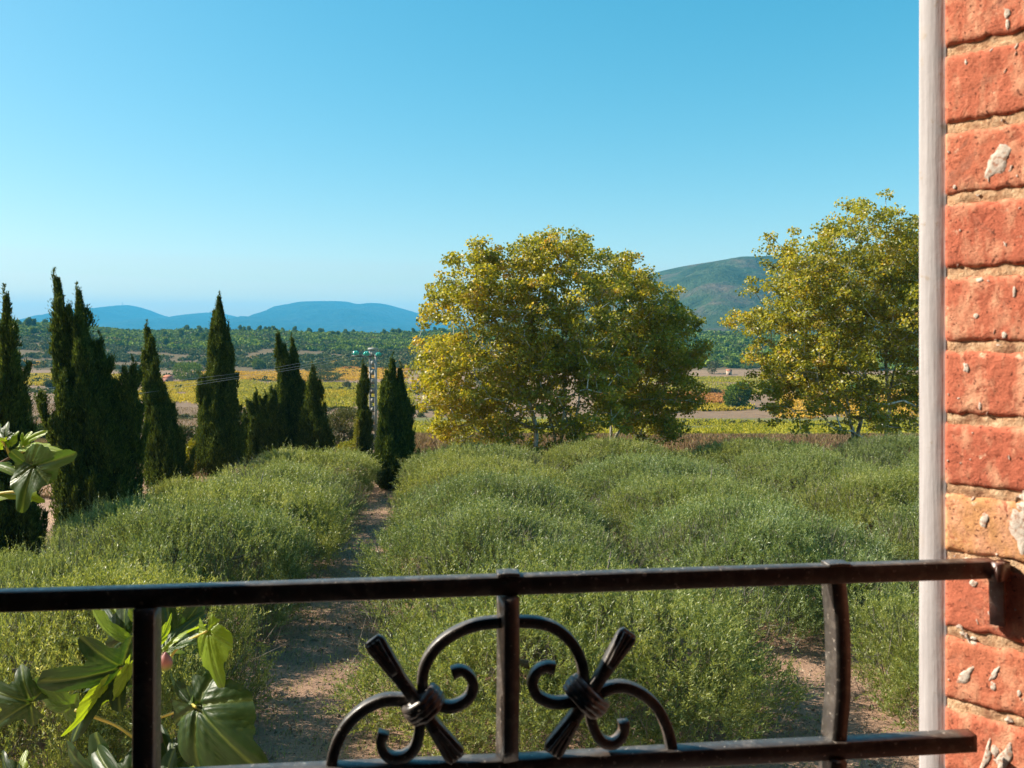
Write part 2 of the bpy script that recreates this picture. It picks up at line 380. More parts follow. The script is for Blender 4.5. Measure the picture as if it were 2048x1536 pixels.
# mountains: ridge profiles given as real heights at a distance
def ridge(name, Y0, prof, depth_front, depth_back, basez, mat, label, seed, rough, nx=260, nd=60):
    xs = np.linspace(prof[0][0], prof[-1][0], nx)
    pr = smooth_curve(prof, 12*len(prof)); py = np.interp(xs, pr[:, 0], pr[:, 1])
    X = (xs-1024)/FPX*Y0; Hh = EYE-(py-HOR)/FPX*Y0
    d = np.concatenate([np.linspace(-1, 0, nd*2//3, endpoint=False), np.linspace(0, 1, nd//3)])
    V = np.zeros((len(d), nx, 3))
    for i, u in enumerate(d):
        k = (math.cos(math.pi*u)+1)/2 if u > 0 else 1-(abs(u))**1.35
        y = Y0+(u*depth_front if u < 0 else u*depth_back)
        for j in range(nx):
            h = Hh[j]-basez
            p = Vector((X[j]/h*.9, y/h*.9, seed)) if False else Vector((X[j]/(depth_front*.28), y/(depth_front*.28), seed))
            spur = mnoise.fractal(p, 0.9, 2.1, 5)
            amp = rough*h*(1-k)*k*4 if u <= 0 else 0
            V[i, j] = (X[j], y, basez+h*k+amp*spur)
    i2 = (np.arange(len(d)-1)[:, None]*nx+np.arange(nx-1)[None]).ravel()
    o = mesh(name, V.reshape(-1, 3), np.stack([i2, i2+1, i2+nx+1, i2+nx], 1), mat, None, None, True)
    return tag(o, label, 'mountain', kind='structure')
ridge('distant_mountain', 11000, [(-500, 652), (-300, 645), (-150, 650), (-40, 648), (5, 641), (28, 640), (52, 650), (80, 652), (110, 643), (150, 633), (185, 622), (203, 617), (220, 616), (245, 611), (262, 611), (290, 618), (325, 631), (350, 634), (385, 629), (430, 625), (458, 630), (490, 636), (545, 636), (572, 619), (605, 605), (640, 602), (690, 603), (715, 608), (742, 606), (768, 608), (800, 616), (840, 627), (900, 640), (1000, 652), (1150, 660)],
      3200, 900, -55, M['farmountain'], 'long blue mountain range on the horizon behind the cypresses', 3.1, .22)
ridge('mountain', 3000, [(860, 668), (940, 652), (1020, 636), (1100, 614), (1180, 588), (1280, 554), (1340, 538), (1400, 527), (1480, 517), (1560, 511), (1640, 508), (1740, 505), (1850, 508), (2000, 520), (2200, 545), (2450, 590), (2700, 640)],
      1500, 900, -45, M['mountain'], 'green scrub covered mountain slope between and behind the plane trees', 7.7, .30)
rm = empty('radio_mast', px3(245, 611.5, 11000), 'thin radio mast on the left summit of the blue mountains', 'mast')
V, F = tube([(rm.location.x, 11000, rm.location.z-8), (rm.location.x, 11000, rm.location.z+44)], [3.4, 2.4], 5); mesh('mast_pole', V, F, M['dmetal'], rm)

# ------------------------------------------------------------------ the house: wall with its window opening, brick jamb, frame
wd = np.array([.9935, .1134, 0.]); wn = np.array([-.1134, .9935, 0.])   # along the facade, outward
W0 = np.array([-.552, .815, 0.])     # outer left corner of the opening
def wallpt(s, d, z): return W0+wd*s+wn*d+np.array([0, 0, z])
def wbox(mb, s0, s1, d0, d1, z0, z1):
    V = [wallpt(s, d, z) for z in (z0, z1) for s, d in ((s0, d0), (s1, d0), (s1, d1), (s0, d1))]
    mb.add(V, box(0, 1, 0, 1, 0, 1)[1])
hw = empty('house_wall', (0, 1.0, 0), 'house wall with the window opening, its brick jamb on the right', 'wall')
mb = MB()
def prism(mb, poly, z0, z1):
    n = len(poly); V = [(p[0], p[1], z0) for p in poly]+[(p[0], p[1], z1) for p in poly]
    mb.add(V, [np.arange(n)[::-1][None], (np.arange(n)+n)[None], np.array([(k, (k+1) % n, (k+1) % n+n, k+n) for k in range(n)])])
wbox(mb, -6, 7, -.34, 0, -.2, 7.36)          # below the sill
wbox(mb, -6, 7, -.34, 0, 9.5, 12)            # above
L0 = wallpt(0, 0, 0); L1 = wallpt(-6, 0, 0); L2 = wallpt(-6, -.34, 0); L3 = wallpt(-.34, -.34, 0)
prism(mb, [L0, L1, L2, L3], 7.36, 9.5)        # left of the opening, splayed inwards
R1_ = wallpt(7, 0, 0); R2_ = wallpt(7, -.34, 0); R3_ = np.array([1.06, .70, 0]); R0_ = wallpt(1.06, 0, 0)
prism(mb, [R0_, np.array([.60, .82, 0]), R3_, R2_, R1_], 7.36, 9.5)
mb.build('masonry', M['wall'], hw)
mb = MB(); prism(mb, [wallpt(0, .03, 0), wallpt(0, -.02, 0), wallpt(-.3, -.33, 0), wallpt(1.35, -.33, 0), wallpt(1.03, -.05, 0), wallpt(1.03, .03, 0)], 7.363, 7.39); mb.build('sill', M['plaster'], hw)

J0 = np.array([.4535, .885, 0.]); jw = unit(np.array([.73, -.68, 0.])); jn = unit(np.array([-.68, -.73, 0.]))
mb = MB()   # solid backing of the splayed jamb
Vb = []
for z in (7.39, 9.5):
    for p in (J0+jw*0-jn*.012, J0+jw*.62-jn*.012, J0+jw*.62-jn*.25, J0+np.array([.13, .035, 0])): Vb.append((p[0], p[1], z))
mb.add(Vb, [np.array([(0, 1, 2, 3)[::-1], (4, 5, 6, 7), (0, 4, 5, 1)[::-1], (1, 5, 6, 2)[::-1], (2, 6, 7, 3)[::-1], (3, 7, 4, 0)[::-1]])])
mb.build('jamb_core', M['wall'], hw)
# courses: bottom edges measured down the jamb
lines = [-470, -325, -180, -38, 104, 258, 400, 546, 692, 836, 977, 1110, 1262, 1404, 1548, 1690, 1830, 1960]
zc = [EYE-(y-HOR)/FPX*.885 for y in lines]
rng = np.random.default_rng(5)
tones = [.3, .5, .1, .4, .35, .45, .2, .3, .25, .15, 1.0, .3, .55, .35, .8, .2, .5, .4]
mbb = MB(); fr = mnoise.fractal
for k in range(len(zc)-1):
    zt, zb = zc[k]-.0026, zc[k+1]+.0027
    s0 = 0.0
    joints = [0, .30 if k % 2 else .19, .62]
    for q in range(2):
        a0, a1 = joints[q]+(.004 if q else -.004), joints[q+1]-.004
        ns, nz = (int((a1-a0)/.0028)+2), 30
        S = np.linspace(0, 1, ns); Z = np.linspace(0, 1, nz); V = np.zeros((nz, ns, 3))
        for i in range(nz):
            for j in range(ns):
                s = a0+(a1-a0)*S[j]; z = zb+(zt-zb)*Z[i]
                e = min(Z[i]*(zt-zb), (1-Z[i])*(zt-zb), S[j]*(a1-a0)+.003, (1-S[j])*(a1-a0))
                pv = Vector((s*28, z*28, k*3.7)); wob = .6*fr(pv, 1, 2, 4)
                fine = fr(Vector((s*110, z*110, k)), 1, 2, 3)
                edge = 1-math.exp(-max(e, 0)/.0019)
                out = -.009+.013*edge+.0012*wob+.0005*fine-.0035*(1-edge)*max(0, fine+.5)
                zz = z+(.0032*fr(Vector((s*60, k*9., 2)), 1, 2, 4))*(1 if (Z[i] < .12 or Z[i] > .88) else .4)
                if q == 0 and j == 0: out = -.02
                p = J0+jw*s+jn*out; V[i, j] = (p[0], p[1], zz)
        i2 = (np.arange(nz-1)[:, None]*ns+np.arange(ns-1)[None]).ravel()
        mbb.add(V.reshape(-1, 3), np.stack([i2, i2+1, i2+ns+1, i2+ns], 1), tones[k] if q == 0 else float(rng.random()*.6))
mbb.build('brickwork', M['brick'], hw, True)
ns, nz = 130, 560; V = np.zeros((nz, ns, 3))
for i, z in enumerate(np.linspace(zc[-1], zc[0], nz)):
    for j, s in enumerate(np.linspace(0, .62, ns)):
        p = J0+jw*s+jn*(.0004+.0024*fr(Vector((s*50, z*70, 9)), .9, 2, 4)); V[i, j] = (p[0], p[1], z)
i2 = (np.arange(nz-1)[:, None]*ns+np.arange(ns-1)[None]).ravel()
mesh('mortar', V.reshape(-1, 3), np.stack([i2, i2+1, i2+ns+1, i2+ns], 1), M['mortar'], hw, None, True)
# plaster splashes on the brick
mb = MB(); rnd = random.Random(3)
def srf(s, z):
    k = max(0, min(len(zc)-2, sum(1 for q in zc if q > z)-1)); e = min(zc[k]-.0026-z, z-zc[k+1]-.0027)
    return -.009+.013*(1-math.exp(-max(e, 0)/.0019))+.00072*fr(Vector((s*28, z*28, k*3.7)), 1, 2, 4) if e > 0 else .0015
def splash(px, py, wpx, hpx, lean=0, rough=.25):
    zz = .885*(1/(1+3.7e-4*(px-1890))); s = (px-1890)/2250; z = EYE-(py-HOR)/FPX*zz
    a, b = wpx/2250/2*1.15, hpx/FPX*zz/2; n = 26
    ring = []
    for q, f in ((0, 1.0), (1, .86), (2, .45)):
        for i in range(n):
            th = 2*math.pi*i/n; r = f*(1+rough*mnoise.noise(Vector((math.cos(th)*1.2, math.sin(th)*1.2, px*.13+py*.07)))*1.6+.10*mnoise.noise(Vector((math.cos(th)*4, math.sin(th)*4, px*.31)))+.07*rnd.random())
            ds = a*r*math.cos(th)+lean*b*r*math.sin(th); dz = b*r*math.sin(th)
            p = J0+jw*(s+ds)+jn*(srf(s+ds, z+dz)+(-.0006, .0004, .0006)[q]+.0002*rnd.random()); ring.append((p[0], p[1], z+dz))
    p = J0+jw*s+jn*(srf(s, z)+.0007); ring.append((p[0], p[1], z)); F4 = []; F3 = []
    for q in range(2):
        for i in range(n): F4.append((q*n+i, q*n+(i+1) % n, (q+1)*n+(i+1) % n, (q+1)*n+i))
    for i in range(n): F3.append((2*n+i, 2*n+(i+1) % n, 3*n))
    mb.add(ring, [np.array(F4), np.array(F3)])
for sp_ in [(2016, 28, 12, 20), (2017, 50, 8, 22), (1999, 322, 40, 56, .35, .35), (1953, 632, 9, 10), (2010, 670, 9, 14), (1933, 735, 10, 20, -.3), (1961, 812, 6, 18),
            (1970, 1040, 15, 30, .1), (1998, 690, 10, 8), (2046, 1060, 40, 95, -.1, .4), (2052, 1010, 30, 60, 0, .5), (2006, 1155, 8, 30, .2), (1948, 1166, 16, 14), (1925, 1265, 16, 30, -.5, .4),
            (1945, 1282, 14, 16), (1928, 1350, 22, 40, .5, .45), (1990, 1346, 12, 30, .4, .4), (1988, 1372, 11, 18), (1975, 1510, 13, 70, .25, .5), (1992, 1500, 16, 24), (2012, 1512, 22, 60, .4, .4),
            (2040, 1385, 8, 14), (2018, 1440, 16, 18, 0, .5), (1955, 388, 8, 10), (1908, 375, 7, 9), (1960, 560, 14, 9), (2030, 585, 6, 24), (1945, 1120, 30, 8, 0, .5)]:
    splash(*sp_)
for _ in range(42): splash(1893+rnd.random()*150, rnd.random()*1536, 2.5+4*rnd.random()**2, 3+9*rnd.random()**2, rnd.uniform(-.5, .5), .5)
mb.build('plaster_spots', M['plaster'], hw, True)
# painted window frame beyond the jamb: a plank with a thinner bead
fr_ = empty('window_frame', (.44, .9, 7.39), 'pale painted vertical window frame along the left edge of the bricks', 'window frame')
mb = MB()
def vplank(x0, x1, y0, y1, z0, z1, seed, mb):
    zs = np.linspace(z0, z1, 120); P = []
    for z in zs:
        wv = .0006*mnoise.noise(Vector((seed, 0, z*3)))
        ring = [(x0+wv, y0+.001), (x0+.0012+wv, y0), (x1-.001+wv, y0), (x1+wv+.0009*mnoise.noise(Vector((seed, 7, z*30))), y0+.001), (x1, y1), (x0+.001+wv, y1), (x0+wv, y1-.001)]
        P += [(x, y, z) for x, y in ring]
    n = 7; i = np.arange(119)[:, None]*n; j = np.arange(n)[None]; k = (j+1) % n
    mb.add(P, [np.stack([i+j, i+k, i+n+k, i+n+j], -1).reshape(-1, 4), np.arange(n)[::-1][None], (np.arange(n)+119*n)[None]])
Vp = []; zs = np.linspace(7.39, 9.5, 300)
for z in zs:
    wv = .0005*mnoise.noise(Vector((1, 0, z*3))); e1 = .0008*mnoise.noise(Vector((2, 7, z*40)))+.0006*mnoise.noise(Vector((2, 7, z*140)))
    for a, b in ((-.0003+e1, -.012), (-.0006+e1, -.0022), (-.0020, -.0010), (-.0052, -.0012), (-.0058, -.0004), (-.0270, -.0002), (-.0283+wv, -.0012), (-.0287+wv, -.0028), (-.0280+wv, -.012)):
        p = J0+jw*a+jn*b; Vp.append((p[0], p[1], z))
n = 9; i = np.arange(len(zs)-1)[:, None]*n; j = np.arange(n)[None]; k = (j+1) % n
mb = MB(); mb.add(Vp, [np.stack([i+j, i+k, i+n+k, i+n+j], -1).reshape(-1, 4)]); mb.build('stile', M['frame'], fr_)

# the room the photographer stands in
rb = MB()
for a in ((-3, 3.2, -3.6, -3.5, 6.9, 9.9), (-3.1, -3, -3.6, .1, 6.9, 9.9), (3.2, 3.3, -3.6, 1.0, 6.9, 9.9)): rb.add(*box(*a))
tag(rb.build('room_wall', M['room']), 'dim room walls behind the window', 'wall', kind='structure')
rb = MB(); rb.add(*box(-3, 3.2, -3.5, .1, 6.8, 6.9)); tag(rb.build('floor', M['room']), 'dim room floor behind the window', 'floor', kind='structure')
rb = MB(); rb.add(*box(-3, 3.2, -3.5, .1, 9.9, 10)); tag(rb.build('ceiling', M['room']), 'dim room ceiling above the window', 'ceiling', kind='structure')

# ------------------------------------------------------------------ wrought iron window railing
def rp(x, y):
    d = 1/(1.349-8.46e-5*x); return np.array([(x-1024)/FPX*d, d, EYE-(y-HOR)/FPX*d])
rn = wn
K = .80/FPX    # metres per photograph pixel at the railing
rail = empty('window_railing', tuple(rp(1015, 1536)), 'dark wrought iron window railing with scrolls, fixed to the brick jamb', 'railing')
def rbar(name, pts, wpx, dp, n=40, smooth_=True, widths=None, depths=None, off=0, parent=rail, yaw=0):
    P2 = smooth_curve(pts, n) if smooth_ else np.asarray(pts, float)
    P = np.array([rp(*p)+rn*off for p in P2])
    W = wpx*K if widths is None else np.interp(np.linspace(0, 1, len(P)), *zip(*widths))*K
    D = dp if depths is None else np.interp(np.linspace(0, 1, len(P)), *zip(*depths))
    ca, sa = math.cos(math.radians(yaw)), math.sin(math.radians(yaw)); V, F = bar(P, W, D, np.array([rn[0]*ca-rn[1]*sa, rn[0]*sa+rn[1]*ca, 0])); mb = MB(); mb.add(V, F); return mb.build(name, M['iron'], parent)
rbar('top_rail', [(-70, 1203), (300, 1192), (700, 1178.5), (1100, 1165.5), (1500, 1151.5), (1800, 1142), (1900, 1139), (1984, 1136)], 37, .014, 120)
rbar('lower_rail', [(-70, 1588), (400, 1560.5), (600, 1550), (1015, 1531), (1400, 1509.5), (1700, 1494), (1850, 1486), (1944, 1480.5)], 36, .016, 90)
for pts, wpx, nm in (([(295, 1212), (294, 1400), (293, 1560)], 39, 0), ([(1016, 1190), (1016, 1350), (1014, 1512)], 36, 1)):
    rbar('baluster', pts, wpx-4*nm, .024, 14, yaw=14*nm)
rbar('baluster', [(1672, 1140), (1677, 1190), (1682, 1250), (1684, 1320), (1683, 1390), (1679, 1440), (1675, 1485)], 34, .024, 40, off=.008)
rbar('baluster', [(1668, 1512), (1664, 1540), (1655, 1600), (1650, 1700)], 36, .024, 12)
for x in (295, 1012): rbar('baluster', [(x, 1580 if x < 500 else 1548), (x-1, 1640), (x-1, 1720)], 37, .022, 6)
# wavy rosettes where the balusters meet the top rail
for x, y in ((1016, 1146), (1672, 1127)): rbar('rivet', [(x-22, y+1), (x, y-1), (x+22, y)], 7, .016, 12)
S1 = [(1030, 1244), (1075, 1246), (1112, 1258), (1143, 1285), (1161, 1318), (1167, 1350), (1166, 1382)]
def scroll(pts, w0=21): return rbar('scroll', pts, w0, .011, 44, off=.002)
scroll(S1)
scroll([(1002, 1244), (955, 1250), (912, 1266), (876, 1292), (853, 1325), (845, 1358), (846, 1384)])
def curl(pts): rbar('scroll', pts, 20, .011, 44, True, [(0, 22), (.15, 17), (.5, 20), (1, 20)], off=-.002)
curl([(1108, 1334), (1092, 1331), (1074, 1340), (1064, 1360), (1069, 1382), (1086, 1396), (1112, 1403), (1150, 1398)])
curl([(904, 1344), (922, 1338), (938, 1348), (946, 1366), (940, 1388), (924, 1403), (900, 1411), (868, 1405)])
scroll([(1188, 1392), (1220, 1377), (1250, 1374), (1284, 1388), (1313, 1414), (1332, 1450), (1341, 1482), (1346, 1515)])
scroll([(830, 1402), (800, 1400), (765, 1402), (728, 1419), (697, 1447), (677, 1480), (666, 1512), (660, 1550)])
curl([(1246, 1440), (1246, 1458), (1238, 1474), (1222, 1484), (1202, 1478), (1188, 1458), (1180, 1430), (1180, 1400)])
curl([(768, 1462), (762, 1480), (768, 1500), (784, 1512), (808, 1510), (828, 1494), (838, 1466), (840, 1436), (838, 1408)])
def spear(p0, p1):
    rbar('spear_bar', [p0, tuple(.72*np.array(p0)+.28*np.array(p1)), tuple(.5*(np.array(p0)+np.array(p1))), tuple(.28*np.array(p0)+.72*np.array(p1)), p1], 22, .012, 40, True,
         [(0, 27), (.03, 40), (.09, 36), (.3, 23), (.5, 20), (.7, 23), (.92, 38), (.97, 42), (1, 30)], [(0, .006), (.06, .009), (.3, .012), (.7, .012), (.94, .009), (1, .006)], off=-.006)
    for k in (-1, 0, 1):      # raised flutes of the hammered ends
        d = np.array(p1, float)-np.array(p0, float); d /= np.linalg.norm(d); nrm = np.array([-d[1], d[0]])
        for a, b in ((p0, 1), (p1, -1)):
            q = np.array(a, float)
            rbar('flute', [tuple(q+d*b*4+nrm*k*11), tuple(q+d*b*30+nrm*k*8), tuple(q+d*b*80+nrm*k*4)], 6, .003, 12, True, off=-.0125)
spear((1256, 1258), (1100, 1500)); spear((745, 1273), (914, 1510))
def collar(c, ang, half, wpx):
    """cast band wrapped round the crossing: four ribs"""
    mb = MB(); a = math.radians(ang); d = np.array([math.cos(a), math.sin(a)]); nrm = np.array([-d[1], d[0]])
    for k, (off, r) in enumerate(((-1.5, 7.5), (-.5, 9.5), (.5, 9.5), (1.5, 7.5))):
        P = []
        for u in np.linspace(-1, 1, 17):
            q = np.array(c)+d*u*half+nrm*off*wpx
            bulge = .017*math.cos(u*math.pi/2)**.5 if abs(u) < 1 else 0
            P.append(rp(*q)-rn*(bulge+.002+.0007*math.sin(u*9+k)))
        V, F = tube(P, r*K*(1+.10*np.sin(np.linspace(0, 7, 17)+k)), 8); mb.add(V, F)
    q = [rp(*(np.array(c)+d*u*half*.8))-rn*.004 for u in np.linspace(-1, 1, 9)]
    V, F = tube(q, 2*wpx*K, 10); mb.add(V, F)
    mb.build('collar', M['iron'], rail, True)
collar((1171, 1388), 42, 40, 10); collar((846, 1404), -38, 36, 10)
# bracket on the jamb
def jp(px, py, out=0.0):
    s = (px-1890)/2250; zz = .885/(1+3.7e-4*(px-1890)); p = J0+jw*s+jn*out; return np.array([p[0], p[1], EYE-(py-HOR)/FPX*zz])
mb = MB(); P = [jp(1999, 1125, .016), jp(1999, 1160, .012), jp(2000, 1246, .010)]
V, F = bar(P, .0135, .005, jn); mb.add(V, F)
P = [rp(1978, 1138), jp(1996, 1136, .022), jp(2012, 1138, .004)]
V, F = bar(P, .0185, .012, np.array([.3, -1, 0])); mb.add(V, F)
br = mb.build('wall_bracket', M['iron'], rail)
mb = MB(); q = jp(1998, 1215, .0125); V, F = tube([q, q+jn*.0016], .0028, 10); mb.add(V, F); mb.build('screw', M['wire'], br)
for o_ in (br,):
    pass
mb = MB()
for k in range(9):
    q = jp(1984+rnd.random()*22, 1122+rnd.random()*9, .012+.008*rnd.random()); 
    V, F = tube([q-jn*.003, q, q+jn*.002], [.002, .0035, .001], 6); mb.add(V, F)
mb.build('mortar_blob', M['mortar'], rail, True)

# ------------------------------------------------------------------ vegetation builders
def blob_points(blobs, n, rng, lo=.72, hi=1.03, zmin=None):
    """points near the surfaces of a set of ellipsoids, not deep inside the others; returns positions and outward directions"""
    B = np.array([b[:3] for b in blobs], float); R = np.array([b[3] if len(b) > 4 and False else (b[3:6] if len(b) >= 6 else (b[3],)*3) for b in blobs], float)
    wgt = R.prod(1)**(2/3); wgt /= wgt.sum()
    P = []; Nn = []
    got = 0
    while got < n:
        k = rng.choice(len(B), n, p=wgt); d = unit(rng.normal(size=(n, 3))); r = rng.uniform(lo, hi, n)
        p = B[k]+d*R[k]*r[:, None]
        q = np.full(n, 9.)
        for j in range(len(B)):
            v = np.linalg.norm((p-B[j])/R[j], axis=1); v[k == j] = 9; q = np.minimum(q, v)
        ok = q > lo*.92
        if zmin is not None: ok &= p[:, 2] > zmin
        P.append(p[ok]); Nn.append(unit(d/R[k])[ok]); got += ok.sum()
    return np.vstack(P)[:n], np.vstack(Nn)[:n]

# ---- olives
def olive_variant(seed, nshoot):
    rng = np.random.default_rng(seed)
    blobs = []
    for k in range(15):
        a = k*2.4+rng.random(); r = (.25+.75*(k/15)**.5)*2.35
        br_ = rng.uniform(.95, 1.35)
        blobs.append((r*math.cos(a), r*math.sin(a), rng.uniform(1.15, 1.75)-.06*r*.9, br_, br_, br_*rng.uniform(.72, .92)))
    for k in range(6): a = rng.random()*6.28; blobs.append((1.2*math.cos(a)*rng.random(), 1.2*math.sin(a)*rng.random(), 1.75+rng.random()*.25, 1.0, 1.0, .8))
    for k in range(9):
        a = k*.7+rng.random()*.3; blobs.append((2.55*math.cos(a), 2.55*math.sin(a), .62+.2*rng.random(), .75, .75, .55))
    P, Nn = blob_points(blobs, nshoot, rng, .70, 1.0, .12)
    nl = 20
    up = np.array([0, 0, 1.])
    D = unit(Nn*rng.uniform(.2, .9, (nshoot, 1))+up*rng.uniform(.5, 1.8, (nshoot, 1))+rng.normal(size=(nshoot, 3))*.38)
    Ls = rng.uniform(.22, .5, nshoot); Ls[rng.random(nshoot) < .10] *= 1.7
    bend = rng.normal(size=(nshoot, 3))*.22-up*.1*rng.random((nshoot, 1))
    t_ = np.linspace(.08, 1, nl)
    side = unit(np.cross(D, rng.normal(size=(nshoot, 3)))); side2 = np.cross(D, side)
    pos = P[:, None]+D[:, None]*(t_[None, :, None]*Ls[:, None, None])+bend[:, None]*(t_[None, :, None]**2)*Ls[:, None, None]
    ang = np.arange(nl)*2.4
    sd_ = side[:, None]*np.cos(ang)[None, :, None]+side2[:, None]*np.sin(ang)[None, :, None]
    ld = D[:, None]*.95+sd_*.62+rng.normal(size=(nshoot, nl, 3))*.22
    n = nshoot*nl
    tone = np.clip(np.repeat(rng.normal(.42, .17, nshoot), nl)+rng.normal(0, .13, n), 0, 1)
    q_ = pos.reshape(-1, 3); tone = np.clip(tone+.13*np.sin(q_[:, 0]*1.7+seed)*np.cos(q_[:, 1]*1.9+seed*2)+.08*np.sin(q_[:, 0]*4.1+q_[:, 1]*3.3), 0, 1)
    silver = rng.random(n) < .035; tone[silver] = rng.uniform(.85, 1, silver.sum())
    V, F = leaves(pos.reshape(-1, 3), ld.reshape(-1, 3), rng.uniform(.05, .092, n), rng.uniform(.014, .023, n), rng)
    # twigs
    k = rng.choice(nshoot, nshoot//3, replace=False)
    TV, TF = leaves(P[k]-D[k]*.12, D[k], Ls[k]+.1, .012, rng, 0)
    return V, F, np.repeat(tone, 4), TV, TF
olive_meshes = []
def trunk_mesh(seed, H, R0, spread, nlimb):
    rng = np.random.default_rng(seed); mb = MB()
    base = np.array([0, 0, -.15]); fork = np.array([rng.normal()*.08, rng.normal()*.08, H*.3])
    P = smooth_curve([base, base*.5+fork*.5+rng.normal(size=3)*.03, fork], 10)
    V, F = tube(P, np.linspace(R0*1.35, R0, len(P)), 10); mb.add(V, F)
    for k in range(nlimb):
        a = 6.28*k/nlimb+rng.random()*.6; e = np.array([math.cos(a)*spread*rng.uniform(.6, 1), math.sin(a)*spread*rng.uniform(.6, 1), H*rng.uniform(.65, 1)])
        P = smooth_curve([fork-[0, 0, .08], fork+(e-fork)*.4+[0, 0, H*.12]+rng.normal(size=3)*.1, e], 12)
        V, F = tube(P, np.linspace(R0*.6, R0*.12, len(P)), 7); mb.add(V, F)
        for q in range(3):
            s = P[4+q*2]; e2 = s+rng.normal(size=3)*.5+[0, 0, .35]
            V, F = tube([s, (s+e2)/2+rng.normal(size=3)*.05, e2], [R0*.28, R0*.16, R0*.05], 5); mb.add(V, F)
    return mb
for s in range(3):
    V, F, tone, TV, TF = olive_variant(100+s, 9500)
    r0 = mesh('crown', V, F, M['olive'], None, {'tone': tone})
    tm = trunk_mesh(50+s, 2.3, .17, 2.0, 5)
    tm.add(TV, TF)
    t0 = tm.build('trunk', M['bark'])
    olive_meshes.append((r0.data, t0.data))
    bpy.data.objects.remove(r0); bpy.data.objects.remove(t0)
def U(u, Y): return u-.102*Y
olives = [  # (row offset, distance, scale x, scale y, scale z, label)
    (-6.5, 16.0, 1.02, 1.0, 1.12, 'grey green olive tree left of the dirt path, nearest, behind the fig leaves'),
    (-6.5, 22.2, 1.04, 1.0, 1.12, 'olive tree left of the dirt path, second from the window'),
    (-6.2, 27.6, 1.04, 1.12, 1, 'olive tree left of the dirt path, third from the window'),
    (-5.9, 33.6, 1.04, 1.12, 0.84, 'olive tree left of the dirt path, fourth from the window'),
    (-5.8, 39.8, 1.06, 1.12, 0.77, 'olive tree at the far end of the row left of the dirt path'),
    (-9.9, 20.6, 0.7, 0.72, 0.85, 'small olive tree at the outer left edge, in front of the leftmost cypress'),
    (-9.2, 26.6, 0.74, 0.76, 0.9, 'small olive tree in the outer left row, in front of the many stemmed cypress'),
    (-9.2, 33, 0.72, 0.74, 0.71, 'small olive tree in the outer left row, in front of the leaning cypress'),
    (2.9, 17.2, 1.38, 0.98, 1.02, 'widest olive tree right of the dirt path, behind the iron scrolls'),
    (2.2, 23.4, 1.2, 1.14, 1, 'olive tree right of the dirt path, second from the window'),
    (2.5, 29.4, 1.16, 1.14, 0.97, 'olive tree right of the dirt path, third from the window'),
    (2.5, 35.4, 1.14, 1.12, 0.86, 'olive tree right of the dirt path, fourth from the window'),
    (2.5, 41.6, 1.12, 1.1, 0.79, 'domed olive tree right of the far end of the dirt path'),
    (9.5, 23.8, 1.14, 1.06, 1, 'olive tree just beyond the bare soil gap on the right'),
    (9.6, 30.2, 1.16, 1.14, 0.9, 'olive tree second in the row that starts at the bare soil gap'),
    (9.7, 36.4, 1.16, 1.14, 0.86, 'olive tree third in the row that starts at the bare soil gap'),
    (9.8, 42.6, 1.16, 1.1, 0.8, 'olive tree at the far end of the row that starts at the bare soil gap'),
    (12.3, 16.7, 1.08, 1, 1.0, 'olive tree beside the pale window frame, right of the bare soil gap'),
    (16.6, 24.4, 1.14, 1.14, 1, 'olive tree in the third row right, behind the one beside the window frame'),
    (16.8, 30.8, 1.14, 1.14, 0.91, 'olive tree in the third row right, midway down the grove'),
    (16.9, 37, 1.14, 1.14, 0.86, 'olive tree in the third row right, last but one before the field'),
    (17.2, 43.4, 1.14, 1.1, 0.79, 'olive tree at the far end of the third row right, before the brown grass'),
    (24, 31.4, 1.14, 1.1, 0.93, 'olive tree in the outer right row, partly behind the window frame'),
    (24.2, 37.6, 1.14, 1.1, 0.86, 'olive tree in the outer right row, middle of those seen'),
    (24.3, 43.8, 1.14, 1.1, 0.83, 'olive tree at the far end of the outer right row, below the right plane tree'),
]
rr_ = random.Random(11)
for k, (u, Y, sx, sy, sz, lab) in enumerate(olives):
    t_ = empty('olive_tree', (U(u, Y), Y, 0), lab, 'olive tree', 'olive trees of the grove', 0)
    t_.scale = (sx*1.02, sy*1.02, sz)
    for nm, me in zip(('crown', 'trunk'), olive_meshes[k % 3]):
        c = bpy.data.objects.new(nm, me); col.objects.link(c); c.parent = t_
        c.rotation_euler = (0, 0, rr_.random()*6.28) if nm == 'crown' else (0, 0, 0)

